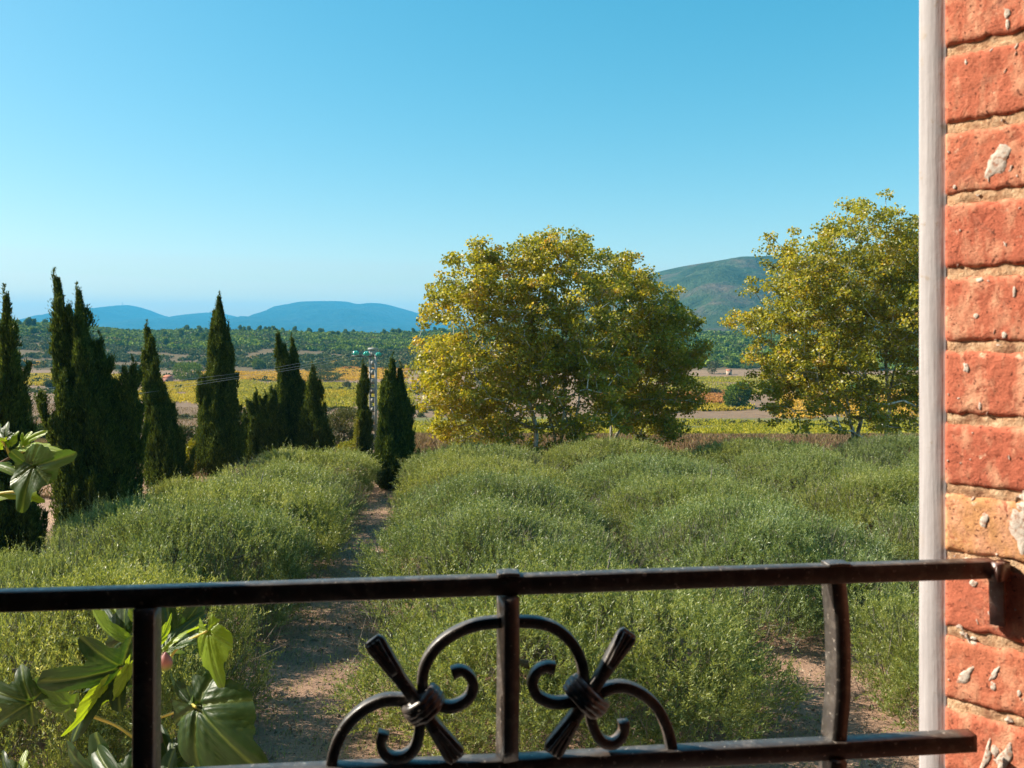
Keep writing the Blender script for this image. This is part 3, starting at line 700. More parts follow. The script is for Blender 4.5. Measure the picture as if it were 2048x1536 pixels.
# ---- cypresses: spires of upright sprays round a dense core
def cypress(label, px, base_py, spires, seed, dens=1.0, Y=None, parts=None, group='cypress trees beyond the olive grove', mat='cypress', name='cypress_tree'):
    Y = Y or ground_Y(px, base_py); X = (px-1024)/FPX*Y; z0 = float(ground_z(X, Y)); m_px = Y/FPX
    root = empty(name, (X, Y, z0), label, 'cypress' if name == 'cypress_tree' else 'bush', group)
    rng = np.random.default_rng(seed); mbl = MB(); core = MB()
    def spire(P0, P1, R, n, seed, small):
        H = np.linalg.norm(P1-P0)
        t_ = rng.random(n)**.9
        prof = lambda t: np.clip((t+.03)/.12, 0, 1)**.5*np.clip(.99-t, 0, 1)**.92*(1+.10*np.sin(t*17+seed))*1.36
        th = rng.random(n)*6.283
        lump = 1+.16*np.sin(3*th+t_*9+seed)+.12*np.sin(7*th-t_*25+seed)+.08*np.sin(t_*60+th*2)
        r = R*prof(t_)*lump*rng.uniform(.66, 1.04, n)+.015
        ax = P0+(P1-P0)*t_[:, None]+np.stack([np.sin(t_*5+seed)*.12*R, np.cos(t_*4+seed)*.12*R, 0*t_], 1)
        out = np.stack([np.cos(th), np.sin(th), 0*th], 1)
        p = ax+out*r[:, None]
        d = unit(out*rng.uniform(.1, .6, (n, 1))+np.array([0, 0, 1.])*rng.uniform(.6, 1.2, (n, 1))+(P1-P0)/H*.4+rng.normal(size=(n, 3))*.25)
        V, F = leaves(p, d, rng.uniform(.09, .22, n), rng.uniform(.025, .055, n), rng, .3)
        tn = np.clip(rng.normal(.48, .2, n)+.15*np.sin(3*th+t_*9+seed)+(.12 if small else 0)*t_, 0, 1); mbl.add(V, F, np.repeat(tn, 4))
        k = int(n*.03)+10; tt = rng.random(k)**.8; th2 = rng.random(k)*6.283
        o2 = np.stack([np.cos(th2), np.sin(th2), 0*th2], 1); pb = P0+(P1-P0)*tt[:, None]+o2*(R*prof(tt)*.95)[:, None]
        ln = rng.uniform(.5, 1.6, k)*(1.1-.6*tt)
        for j in range(8):
            dd = unit(o2*(.5-.35*tt)[:, None]+[0, 0, 1.]+rng.normal(size=(k, 3))*.12)
            q = pb+dd*(j*.05)*ln[:, None]+rng.normal(size=(k, 3))*.02
            V, F = leaves(q, unit(dd+rng.normal(size=(k, 3))*.35), .12, .03, rng, .3); mbl.add(V, F, np.repeat(np.clip(rng.normal(.65, .15, k), 0, 1), 4))
        k = 26 if small else 150; u = rng.uniform(0, 1, k); e = (P1-P0)/H
        q = P1-e*.5+e*(u*(.55 if small else .95))[:, None]+rng.normal(size=(k, 3))*[.05, .05, .02]*(1.1-u)[:, None]+np.stack([.10*np.sin(u*5+seed)*u, 0*u, 0*u], 1)
        V, F = leaves(q, unit(np.array([0, 0, 1.])+rng.normal(size=(k, 3))*.45), .13, .028, rng, .3); mbl.add(V, F, .6)
        return prof
    for (bx, tx, ty, hw_, *rest) in spires:      # foot px, tip px/py, half width px, optional (start py, depth offset m)
        sy_ = rest[0] if rest else base_py; dy = rest[1] if len(rest) > 1 else 0
        P0 = np.array([(bx-1024)*m_px, Y+dy, max(z0, EYE-(sy_-HOR)*m_px) if rest else z0]); P1 = np.array([(tx-1024)*m_px, Y+dy, EYE-(ty-HOR)*m_px])
        H = np.linalg.norm(P1-P0); R = hw_*m_px*.86; sid = seed+len(mbl.V)
        prof = spire(P0, P1, R, int(dens*(2200*H*R*2)+500), sid, False)
        for q in range(int(5+H*3.2)):           # feathery side branches
            t0 = rng.uniform(.04, .86); a = rng.random()*6.283; o = np.array([math.cos(a), math.sin(a), 0])
            c = P0+(P1-P0)*t0+o*R*float(prof(np.array(t0)))*.72
            h = rng.uniform(.5, 1.35)*(1.15-.5*t0); spire(c, c+np.array([0, 0, h])+o*h*rng.uniform(.1, .34), min(.26, R*.34)*rng.uniform(.7, 1.2), 420, sid+q, True)
        tt = np.linspace(.0, .93, 22); rad = np.maximum(R*prof(tt)*.66, .01)
        V, F = tube(P0+(P1-P0)*tt[:, None], rad, 14)
        V = V+rng.normal(size=V.shape)*.03; core.add(V, F, .05)
        V, F = tube([P0-[0, 0, .2], P0+(P1-P0)*.9], [max(.05, R*.14), .02], 6)
        if parts is None: parts = MB()
        parts.add(V, F)
    V = np.vstack(mbl.V+core.V)
    c = MB(); c.V = mbl.V+core.V; c.A = mbl.A+core.A; c.F = {k_: list(v_) for k_, v_ in mbl.F.items()}
    for k_, v_ in core.F.items(): c.F.setdefault(k_, []).extend([f+mbl.n for f in v_])
    c.build('crown', M[mat], root)
    parts.build('trunk', M['bark'], root)
    return root
cypress('dark cypress cut by the left edge of the picture, behind the fig leaves', 40, 1165, [(42, 13, 600, 32), (26, 2, 690, 38, 1165, .5), (10, -20, 720, 40, 1165, -.4)], 1)
cypress('largest cypress, many stemmed, with two pointed tips and a low arm on its left', 195, 1085,
        [(182, 110, 562, 42), (188, 146, 588, 42, 1085, .4), (210, 165, 640, 48, 1085, -.2), (225, 194, 688, 40, 1080, .3), (256, 268, 736, 20, 960, 0), (142, 95, 810, 13, 915, -.5), (172, 145, 760, 34, 1085, -.6), (244, 240, 780, 16, 960, .2), (235, 238, 830, 48, 1085, -.2), (165, 160, 870, 30, 1085, -.3)], 2)
cypress('leaning cypress with a bent tip, third from the left', 330, 990, [(330, 292, 660, 30), (345, 325, 780, 30, 990, .2), (335, 305, 760, 26, 990, -.3)], 3)
cypress('tall broad cypress with a wispy crooked tip, left of the middle group', 440, 950, [(440, 437, 600, 40), (440, 428, 640, 34, 950, .2), (425, 405, 760, 18, 930, -.3), (450, 456, 660, 26, 950, -.1)], 4)
cypress('low dark cypress bush between the tall broad cypress and the twin tipped one', 525, 925, [(510, 512, 790, 24), (535, 533, 795, 22), (500, 492, 845, 22), (550, 548, 785, 18), (560, 560, 820, 22)], 5, Y=52)
cypress('twin tipped cypress in the middle group', 590, 925, [(588, 557, 672, 24), (598, 581, 682, 24, 925, .3), (605, 600, 760, 26)], 6, Y=53)
cypress('short pointed cypress at the right end of the middle group', 635, 925, [(633, 627, 738, 26), (650, 648, 850, 20), (615, 612, 830, 24)], 7, Y=52)
cypress('narrow cypress standing just left of the concrete pole', 727, 930, [(728, 726, 733, 15)], 8, Y=54)
cypress('wide dark cypress just right of the concrete pole, at the end of the path', 785, 978, [(784, 783, 724, 30), (800, 800, 742, 27, 978, .2), (774, 773, 790, 22), (804, 810, 790, 24)], 9)

# ---- plane trees: branches grown towards attractors, leaves clustered round them
def plane_tree(label, px, base_py, stems, blobs, nat, seed, Y, leaf_n=80, depth=3.6, sp=.42):
    rng = np.random.default_rng(seed); m_px = Y/FPX
    X = (px-1024)*m_px; z0 = float(ground_z(X, Y))
    root = empty('plane_tree', (X, Y, z0), label, 'plane tree', 'plane trees at the end of the grove')
    W = lambda x, y, d=0: np.array([(x-1024)*m_px, Y+d, EYE-(y-HOR)*m_px])
    nodes = []; par = []
    for st in stems:
        pts = [W(*p) for p in st]; pts[0][2] = z0-.2
        c = smooth_curve(pts, 16)
        for i, p in enumerate(c):
            par.append(-1 if i == 0 else len(nodes)-1); nodes.append(p+rng.normal(size=3)*.03*(i > 1))
    B = []
    for (x, y, r) in blobs:
        for q in range(3):
            c = W(x+rng.normal()*r*.12, y+rng.normal()*r*.12, (q-1)*depth*.62+rng.normal()*.5); rr = r*m_px*rng.uniform(.72, .98) if q != 1 else r*m_px
            B.append((c[0], c[1], c[2], rr, rr, rr))
    vol = np.array([b[3]**2.2 for b in B]); k = rng.choice(len(B), nat, p=vol/vol.sum())
    d = unit(rng.normal(size=(nat, 3)))*(rng.uniform(.05, 1, (nat, 1))**.42)
    Bc = np.array(B); A = Bc[k, :3]+d*Bc[k, 3:4]
    A = A[A[:, 2] > z0+.7]
    o0 = nodes[0]; order = np.argsort(np.linalg.norm((A-o0)*[1, 1, .6], axis=1)); A = A[order]
    tips = []
    for a in A:
        Nn_ = np.array(nodes); dv = a-Nn_; dist = np.linalg.norm(dv, axis=1)
        pen = np.where(dv[:, 2] < -.2, 1.5*(-dv[:, 2]), 0)
        j = int(np.argmin(dist+pen)); dd = dist[j]; s = Nn_[j]
        steps = max(1, int(dd/.7)); prev = j
        for q in range(1, steps+1):
            f = q/steps; p = s+(a-s)*f+np.array([0, 0, .16*dd*math.sin(math.pi*f)])+rng.normal(size=3)*.05*(q < steps)
            par.append(prev); nodes.append(p); prev = len(nodes)-1
        tips.append(prev)
    Nn_ = np.array(nodes); n = len(Nn_); R = np.zeros(n); acc = np.zeros(n)
    for i in range(n-1, -1, -1):
        R[i] = max(.014, acc[i]**(1/2.3)) if acc[i] > 0 else .014
        if par[i] >= 0: acc[par[i]] += R[i]**2.3
    R = np.minimum(R, .34)
    mbk = MB(); pr = np.array(par); e = np.where(pr >= 0)[0]
    a_, b_ = Nn_[pr[e]], Nn_[e]; ra, rb_ = np.minimum(R[pr[e]], R[e]*1.35), R[e]
    T = unit(b_-a_); S = unit(np.cross(T, np.array([.3, .5, .81]))); Q = np.cross(T, S)
    ns = 6; th = np.arange(ns)*2*np.pi/ns
    ring = lambda c, r: c[:, None]+r[:, None, None]*(np.cos(th)[None, :, None]*S[:, None]+np.sin(th)[None, :, None]*Q[:, None])
    V = np.concatenate([ring(a_-T*.02, ra), ring(b_+T*.02, rb_)], 1).reshape(-1, 3)
    i0 = np.arange(len(e))[:, None]*2*ns; j = np.arange(ns)[None]; k2 = (j+1) % ns
    mbk.add(V, np.stack([i0+j, i0+k2, i0+ns+k2, i0+ns+j], -1).reshape(-1, 4))
    mbk.build('trunk', M['planebark'], root, True)
    # leaves
    C = Nn_[tips]; m_ = len(C)
    cen = np.repeat(C, leaf_n, 0); sp_ = np.repeat(rng.uniform(.6, 1.25, m_)*sp, leaf_n)[:, None]
    g_ = rng.normal(size=cen.shape); g_ *= np.minimum(1, 1.5/np.linalg.norm(g_, axis=1))[:, None]; P = cen+g_*sp_*[1, 1, .62]
    n = len(P); D = unit(rng.normal(size=(n, 3))+[0, 0, -.45]); Nv = unit(rng.normal(size=(n, 3))*.8+np.array([-.25, -.1, 1.]))
    tn = np.clip(np.repeat(rng.normal(.42, .17, m_), leaf_n)+rng.normal(0, .17, n), 0, .98); gl = rng.random(n) < .02; tn[gl] = 1
    V, F = leaves(P, D, rng.uniform(.12, .20, n), rng.uniform(.12, .20, n), rng, .18, Nv)
    mesh('crown', V, F, M['plane'], root, {'tone': np.repeat(tn, 4)})
    return root
T1 = [(1000, 570, 95), (1110, 535, 80), (925, 610, 75), (1060, 640, 115), (890, 715, 65), (880, 800, 52), (960, 770, 100), (1080, 760, 110), (1170, 600, 85), (1190, 720, 90), (885, 850, 32), (985, 845, 60),
      (1140, 850, 48), (1075, 498, 42), (1160, 498, 38), (965, 520, 42), (862, 625, 30), (912, 528, 25), (1200, 540, 40), (1065, 905, 28), (850, 760, 28), (920, 880, 30), (1010, 885, 34), (1110, 895, 26), (1180, 870, 30), (1200, 800, 60)]
plane_tree('largest plane tree, broad yellow green crown right of the concrete pole', 1100, 950,
           [[(1066, 950), (1072, 900), (1068, 840), (1040, 760)], [(1105, 948, .8), (1112, 880, .8), (1085, 800, .9), (1050, 700, 1)], [(1125, 948, 1), (1128, 870, 1), (1132, 760, 1), (1128, 680, 1), (1135, 600, .8)], [(1150, 945, .3), (1148, 880, .3), (1160, 790, 0), (1180, 700, 0)]],
           T1, 1350, 21, 49.5, 62, sp=.34)
T2 = [(1250, 560, 48), (1300, 630, 62), (1352, 640, 45), (1340, 725, 66), (1265, 700, 80), (1375, 790, 38), (1290, 815, 68), (1335, 865, 32), (1235, 800, 52), (1382, 700, 30), (1250, 520, 22), (1345, 590, 24), (1300, 890, 28)]
plane_tree('shaded plane tree standing against the right side of the largest plane tree', 1218, 945,
           [[(1214, 945, .5), (1222, 880, .5), (1232, 820, .3), (1262, 740, .3), (1290, 660, .2)], [(1226, 945, .2), (1234, 870, .1), (1300, 800, -.3), (1345, 740, -.4)], [(1222, 930, .4), (1224, 850, 1), (1225, 740, 1.2), (1240, 640, 1)]],
           T2, 620, 22, 53, 62, 3.0, sp=.34)
T3 = [(1700, 452, 50), (1625, 505, 55), (1545, 480, 22), (1575, 520, 36), (1775, 470, 60), (1730, 560, 90), (1610, 600, 76), (1530, 640, 42), (1520, 560, 24), (1655, 690, 95), (1780, 650, 100), (1545, 735, 45), (1840, 560, 75),
      (1600, 770, 62), (1525, 790, 30), (1700, 780, 66), (1800, 790, 60), (1880, 690, 80), (1920, 600, 70), (1572, 838, 26), (1650, 845, 22), (1490, 640, 22), (1725, 405, 18), (1700, 870, 25), (1820, 850, 32), (1850, 470, 45)]
plane_tree('right plane tree beside the window frame, with pale forked trunks', 1738, 925,
           [[(1722, 925), (1706, 880), (1695, 800), (1672, 740), (1640, 680)], [(1730, 925, .4), (1722, 870, .4), (1735, 760, .5), (1722, 640, .5), (1712, 540, .4)], [(1758, 925), (1772, 870), (1776, 800), (1772, 720), (1788, 600)], [(1762, 925, .6), (1784, 850, .6), (1800, 740, .8), (1850, 620, .6)], [(1716, 900, -.3), (1700, 850, -.3), (1660, 790, -.5), (1590, 745, -.6), (1530, 760, -.6)]],
           T3, 1300, 23, 52, 64, 3.8, sp=.36)

# ---- smaller bushes
def bush(name, label, cat, px, py, wpx, hpx, mat, seed, n=3000, lsize=.12, group=None, Y=None, nb=7):
    Y = Y or ground_Y(px, py); m_px = Y/FPX; X = (px-1024)*m_px; z0 = float(ground_z(X, Y)); rng = np.random.default_rng(seed)
    root = empty(name, (X, Y, z0), label, cat, group); w_, h_ = wpx*m_px/2, hpx*m_px
    bl = [(X+rng.uniform(-.55, .55)*w_, Y+rng.uniform(-.5, .5)*w_, z0+h_*rng.uniform(.35, .72), w_*rng.uniform(.4, .6), w_*.5, h_*rng.uniform(.28, .4)) for _ in range(nb)]
    bl.append((X, Y, z0+h_*.45, w_*.75, w_*.7, h_*.5))
    P, Nn = blob_points(bl, n, rng, .6, 1.03)
    V, F = leaves(P, unit(Nn+[0, 0, .7]+rng.normal(size=P.shape)*.5), rng.uniform(.6, 1.4, n)*lsize, rng.uniform(.4, .8, n)*lsize, rng, .3)
    mesh('crown', V, F, M[mat], root, {'tone': np.repeat(np.clip(rng.normal(.5, .22, n), 0, 1), 4)})
    V, F = tube([(X, Y, z0-.1), (X, Y, z0+h_*.55)], [max(.03, w_*.08), .02], 6); mb = MB(); mb.add(V, F); mb.build('trunk', M['bark'], root)
    return root
bush('shrub', 'grey green rounded shrub between the middle cypresses and the narrow cypress', 'shrub', 688, 905, 95, 85, 'greybush', 31, 7000, .16, Y=70)
bush('shrub', 'yellow green shrub between the leaning cypress and the tall broad cypress', 'shrub', 388, 950, 40, 75, 'yellowbush', 32, 2500, .13)
bush('shrub', 'yellow leaved shrub behind the lowest fig leaves, left of the largest cypress', 'shrub', 105, 960, 50, 60, 'yellowbush', 33, 2500, .15)
bush('shrub', 'bright yellow low shrub just left of the narrow cypress', 'shrub', 700, 922, 55, 38, 'yellowbush', 34, 2600, .12, Y=58)
bush('shrub', 'grey twiggy shrub behind the leaning cypress', 'shrub', 372, 925, 60, 60, 'greybush', 36, 2600, .15, Y=62)
ivy = bush('ivy', 'yellow creeper climbing the left side of the narrow cypress', 'climbing plant', 714, 930, 12, 95, 'yellowbush', 35, 1100, .07, Y=53.6)
bush('shrub', 'round dark bush at the edge of the yellow vines behind the largest cypress', 'shrub', 108, 778, 34, 17, 'scrub', 40, 1500, .9)
bush('shrub', 'round green bush in the orange vines right of the tall broad cypress', 'shrub', 515, 738, 26, 20, 'pine', 41, 1500, .9)
bush('shrub', 'round bright green bush right of the largest plane trees', 'shrub', 1475, 818, 60, 50, 'pine', 42, 3500, .8)
bush('shrub', 'low grey bush on the yellow field beyond the plane trees', 'shrub', 1430, 790, 30, 12, 'greybush', 43, 900, .7)
bush('shrub', 'round green bush behind the forked trunks of the right plane tree', 'shrub', 1700, 800, 60, 34, 'pine', 44, 1800, .8)
bush('shrub', 'small grey shrub on the yellow vines left of the pole', 'shrub', 694, 778, 18, 14, 'greybush', 45, 700, .6)
bush('tree', 'pair of dark pines behind the small pink hut', 'tree', 375, 762, 66, 36, 'pine', 46, 3200, .9)
bush('tree', 'bare grey tree beside the small stone hut', 'tree', 1424, 748, 26, 26, 'greybush', 47, 900, .8)
bush('shrub', 'dark hedge clump under the orange vines left of the pole', 'shrub', 655, 762, 60, 18, 'scrub', 48, 1600, .9)
bush('shrub', 'dark round bush beside the pole top in the orange vines', 'shrub', 640, 745, 64, 18, 'scrub', 49, 1600, .9)
bush('shrub', 'bush row left of the largest cypress above the pale lane', 'shrub', 60, 880, 70, 26, 'scrub', 50, 2500, .4)

# ---- vineyards, dry grass, hillside scrub and wood
def field(name, label, cat, poly, hgt, mat, n, seed, size=.85, row=2.4, rowdir=.2, jit=.7):
    """poly: photograph pixels of the field's corners on the ground (left-top, right-top, right-bottom, left-bottom)"""
    rng = np.random.default_rng(seed); c = []
    for (x, y) in poly: Y = ground_Y(x, y); c.append(((x-1024)/FPX*Y, Y))
    c = np.array(c); u, v = rng.random(n), rng.random(n)
    wob = .07*np.sin(u*9+seed)+.05*np.sin(u*23+seed*2)+.04*rng.normal(size=n)*(np.abs(v-.5) > .4)
    v2 = np.clip(v+wob*(v > .5)-wob*(v < .5), 0, 1)
    top = c[0]+(c[1]-c[0])*u[:, None]; bot = c[3]+(c[2]-c[3])*u[:, None]; p = top+(bot-top)*v2[:, None]
    if row:
        q = p[:, 0]*math.cos(rowdir)+p[:, 1]*math.sin(rowdir); f = np.round(q/row)*row-q+rng.normal(size=n)*jit
        p[:, 0] += f*math.cos(rowdir); p[:, 1] += f*math.sin(rowdir)
    z = ground_z(p[:, 0], p[:, 1])
    P = np.stack([p[:, 0], p[:, 1], z+hgt*rng.random(n)**.8*(.55 if hgt > .4 else .1)], 1)
    D = unit(rng.normal(size=(n, 3))*(.7 if hgt > .5 else .35)+[0, 0, .9])
    V, F = leaves(P, D, rng.uniform(.6, 1.3, n)*size, rng.uniform(.4, .9, n)*size*(1 if row else .25), rng, .25)
    big = np.array([mnoise.noise(Vector((a*.03, b*.03, seed))) for a, b in p[::8]]); big = np.repeat(big, 8)[:n]
    tn = np.clip(rng.normal(.5, .2, n)+.5*big, 0, 1)
    return tag(mesh(name, V, F, M[mat], None, {'tone': np.repeat(tn, 4)}), label, cat, kind='stuff')
field('vineyard', 'bright yellow green vine rows left of the concrete pole', 'vineyard', [(480, 762), (815, 766), (830, 816), (420, 820)], 1.5, 'v_green', 34000, 60)
field('vineyard', 'golden patch of vines in the lower middle of the bright field left of the pole', 'vineyard', [(560, 786), (815, 784), (815, 800), (540, 802)], 1.6, 'v_yellow', 9000, 72)
field('vineyard', 'yellow vine rows behind the leaning cypress', 'vineyard', [(300, 768), (475, 764), (440, 812), (240, 800)], 1.5, 'v_yellow', 20000, 61)
field('vineyard', 'orange vine rows between the tall broad cypress and the pole', 'vineyard', [(375, 746), (815, 737), (815, 757), (465, 760)], 1.5, 'v_orange', 26000, 62)
field('vineyard', 'upper strip of golden vines beside the pole top', 'vineyard', [(640, 722), (830, 722), (830, 733), (600, 733)], 1.5, 'v_orange', 14000, 63)
field('vineyard', 'rust red vines behind the wide dark cypress', 'vineyard', [(690, 734), (830, 735), (830, 742), (680, 741)], 1.5, 'v_rust', 7000, 73)
field('vineyard', 'yellow and orange vines left of the largest cypress', 'vineyard', [(-60, 751), (140, 751), (145, 774), (-60, 774)], 1.5, 'v_yellow', 16000, 64)
field('vineyard', 'thin strip of orange vines at the hill foot on the far left', 'vineyard', [(-60, 727), (130, 727), (135, 734), (-60, 735)], 1.5, 'v_orange', 8000, 65)
field('vineyard', 'yellow vines between the largest cypress and the leaning one', 'vineyard', [(200, 750), (320, 750), (320, 763), (200, 763)], 1.5, 'v_yellow', 7000, 66)
field('vineyard', 'yellow green vine rows between the plane trees beyond the brown grass', 'vineyard', [(800, 846), (1960, 846), (1960, 872), (800, 872)], 1.3, 'v_green', 42000, 67, .40, 2.2, .1)
field('vineyard', 'yellow green field below the dark wood right of the largest plane tree', 'vineyard', [(1180, 751), (1880, 751), (1880, 785), (1180, 785)], 1.4, 'v_green', 40000, 68)
field('vineyard', 'rust coloured mound of vines between the two groups of plane trees', 'vineyard', [(1200, 786), (1470, 784), (1470, 808), (1200, 810)], 1.4, 'v_rust', 14000, 69)
field('vineyard', 'narrow yellow strip of vines under the rust coloured mound', 'vineyard', [(1200, 812), (1500, 812), (1500, 822), (1200, 822)], 1.2, 'v_yellow', 8000, 70)
field('vineyard', 'orange brown vines behind the right plane tree trunks', 'vineyard', [(1560, 788), (1900, 786), (1900, 836), (1560, 838)], 1.2, 'v_orange', 15000, 71)
field('dry_grass', 'brown dry grass in front of the yellow vines, right of the plane trees', 'grass', [(780, 874), (2000, 874), (2100, 925), (760, 925)], .6, 'drygrass', 120000, 80, .5, 0)
field('dry_grass', 'sparse dry grass on the brown field behind the cypresses', 'grass', [(-60, 812), (830, 822), (830, 868), (-60, 862)], .4, 'drygrass', 26000, 83, .6, 0)
field('dry_grass', 'thin dry grass on the bare ground between the leftmost and largest cypress', 'grass', [(-40, 880), (420, 880), (420, 1000), (-60, 1000)], .25, 'drygrass', 20000, 81, .3, 0)

def scatter_scrub(name, label, cat, n, seed, poly, mat, s0, s1, per=14, clump=.0):
    rng = np.random.default_rng(seed); out = []
    (x0, x1, Y0, Y1) = poly; k = 0; C = []
    while len(C) < n:
        a = rng.uniform(x0, x1); Y = rng.uniform(Y0, Y1); X = (a-1024)/FPX*Y
        v = mnoise.noise(Vector((X*.012, Y*.02, seed)))+.5*mnoise.noise(Vector((X*.05, Y*.05, seed)))
        if v > clump: C.append((X, Y))
    C = np.array(C); s = rng.uniform(s0, s1, n)**1.0; z = ground_z(C[:, 0], C[:, 1])
    B = np.stack([C[:, 0], C[:, 1], z], 1)
    d = unit(rng.normal(size=(n, per, 3))); d[:, :, 2] = np.abs(d[:, :, 2])
    P = B[:, None]+d*s[:, None, None]*np.array([1, 1, .75])*rng.uniform(.6, 1, (n, per, 1))
    P = P.reshape(-1, 3); m_ = len(P); ss = np.repeat(s, per)
    V, F = leaves(P-unit(rng.normal(size=(m_, 3)))*.3*ss[:, None], unit(rng.normal(size=(m_, 3))+[0, 0, .4]), ss*.75, ss*.7, rng, .35, unit(d.reshape(-1, 3)+rng.normal(size=(m_, 3))*.4))
    tn = np.clip(np.repeat(rng.normal(.45, .2, n), per)+rng.normal(0, .1, m_), 0, 1)
    return tag(mesh(name, V, F, M[mat], None, {'tone': np.repeat(tn, 4)}), label, cat, kind='stuff')
scatter_scrub('hillside_scrub', 'dark evergreen scrub covering the low hill behind the vineyards', 'scrub', 30000, 90, (-250, 2300, 640, 1220), 'scrub', 1.2, 3.2, 12, -.14)
scatter_scrub('hillside_wood', 'pale green pine wood along the crest and left flank of the low hill', 'wood', 4200, 91, (-250, 1100, 820, 1230), 'pine', 2.0, 4.4, 28, -.06)
scatter_scrub('hillside_wood', 'dense dark green wood at the hill foot between the plane trees', 'wood', 3600, 92, (1080, 2300, 640, 1200), 'pine', 2.2, 4.6, 30, -.6)
scatter_scrub('field_edge_scrub', 'low dark bushes in lines between the vineyards', 'scrub', 900, 93, (-200, 1100, 380, 640), 'scrub', .8, 2.0, 12, .22)
scatter_scrub('field_edge_scrub', 'straggling bushes and weeds along the near edge of the brown field', 'scrub', 420, 94, (-60, 1900, 150, 300), 'greybush', .4, 1.2, 40, .16)

# individual pines on the hill
def hill_pine(seed):
    rng = np.random.default_rng(seed); bl = []
    for k in range(9):
        a = rng.random()*6.28; r = rng.random()*1.7; h = rng.uniform(2.5, 6.6)
        bl.append((r*math.cos(a), r*math.sin(a), h, 1.9*(1-(h-2.5)/9), 1.9*(1-(h-2.5)/9), 1.3))
    P, Nn = blob_points(bl, 900, rng, .55, 1.05)
    V, F = leaves(P, unit(Nn+[0, 0, .6]+rng.normal(size=P.shape)*.5), rng.uniform(.6, 1.2, 900), rng.uniform(.4, .8, 900), rng, .3)
    c = mesh('crown', V, F, M['pine'], None, {'tone': np.repeat(np.clip(rng.normal(.5, .22, 900), 0, 1), 4)})
    V, F = tube([(0, 0, -.5), (.1, 0, 3), (0, .1, 6)], [.3, .2, .08], 6); mb = MB(); mb.add(V, F); t_ = mb.build('trunk', M['bark'])
    r = (c.data, t_.data); bpy.data.objects.remove(c); bpy.data.objects.remove(t_); return r
pm = [hill_pine(200+k) for k in range(4)]
rng = np.random.default_rng(77)
for k in range(77):
    if k < 46: px = rng.uniform(-60, 900); Y = rng.uniform(1080, 1230)
    elif k < 70: px = rng.uniform(30, 430); Y = rng.uniform(850, 1080)
    else: px = rng.uniform(1380, 1500); Y = rng.uniform(640, 900)
    if 110 < px < 330 and k < 46 and k % 3: px += 300
    X = (px-1024)/FPX*Y; s = rng.uniform(.75, 1.35)*(1.25 if 40 < px < 130 else 1)
    size = 'small' if s < .88 else ('middling' if s < 1.12 else 'tall')
    seg = [(60, 'at the left edge'), (150, 'behind the largest cypress'), (290, 'right of the largest cypress'), (400, 'right of the leaning cypress'), (480, 'behind the tall broad cypress'), (560, 'left of the twin tipped cypress'), (640, 'above the middle cypress group'), (745, 'left of the concrete pole'), (820, 'right of the concrete pole'), (2000, 'behind the largest plane tree')]
    where = next(t for x, t in seg if px < x)
    lab = (size+' pine on the hill crest, '+where) if k < 46 else ((size+' pine on the hill flank below the crest, '+where) if k < 70 else size+' pine in the dark wood, '+('beside the shaded plane tree' if px < 1412 else ('left of the tiny stone hut' if px < 1446 else 'behind the tiny stone hut')))
    r = empty('pine_tree', (X, Y, float(ground_z(X, Y))), lab, 'pine tree', ('pine trees on the hill crest', 'pine trees on the hill flank', 'pine trees in the dark wood')[0 if k < 46 else (1 if k < 70 else 2)])
    r.scale = (s*rng.uniform(.9, 1.3), s, s); r.rotation_euler = (0, 0, rng.random()*6.28)
    for nm, me in zip(('crown', 'trunk'), pm[k % 4]):
        c = bpy.data.objects.new(nm, me); col.objects.link(c); c.parent = r

# ---- soil clods, dead leaves and weeds on the path
rng = np.random.default_rng(9)
n = 26000; Y = 11+38*rng.random(n)**1.5; X = rng.uniform(-6.2, 12, n)
P = np.stack([X, Y, ground_z(X, Y)+.01], 1); s = rng.uniform(.012, .05, n)*np.where(rng.random(n) < .05, 2, 1)
d0 = unit(rng.normal(size=(n, 6, 3))*[1, 1, .5]); tet = []
V = P[:, None]+np.stack([np.array([1, 0, -.2]), np.array([-.4, .9, -.2]), np.array([-.6, -.8, -.2]), np.array([.1, .1, .8])])[None]*s[:, None, None]+rng.normal(size=(n, 4, 3))*.3*s[:, None, None]
i = np.arange(n)[:, None]*4; F = np.concatenate([i+np.array([[0, 1, 3]]), i+np.array([[1, 2, 3]]), i+np.array([[2, 0, 3]])])
tag(mesh('soil_clods', V.reshape(-1, 3), F, M['clod'], None, {'tone': np.repeat(np.clip(rng.normal(.45, .25, n), 0, 1), 4)}), 'small clods and stones scattered on the bare soil', 'soil', kind='stuff')
n = 26000; Y = 11+40*rng.random(n)**1.3; X = rng.uniform(-7, 14, n)
V, F = leaves(np.stack([X, Y, ground_z(X, Y)+.03], 1), rng.normal(size=(n, 3))*[1, 1, .25], rng.uniform(.04, .09, n), rng.uniform(.015, .035, n), rng)
tag(mesh('leaf_litter', V, F, M['clod'], None, {'tone': np.repeat(np.clip(rng.normal(.6, .3, n), 0, 1), 4)}), 'dry fallen leaves lying on the dirt path', 'leaf litter', kind='stuff')
n = 16000; Y = 12+34*rng.random(n)**1.2; u = rng.choice([-3.0, -1.2, 7.2, 10.5], n)+rng.normal(size=n)*.55; X = u-.102*Y
V, F = leaves(np.stack([X, Y, ground_z(X, Y)], 1), rng.normal(size=(n, 3))*.5+[0, 0, 1.], rng.uniform(.08, .25, n), .012, rng)
tag(mesh('weeds', V, F, M['olive'], None, {'tone': np.repeat(np.clip(rng.normal(.4, .2, n), 0, 1), 4)}), 'green weeds along the edges of the dirt path', 'weeds', kind='stuff')

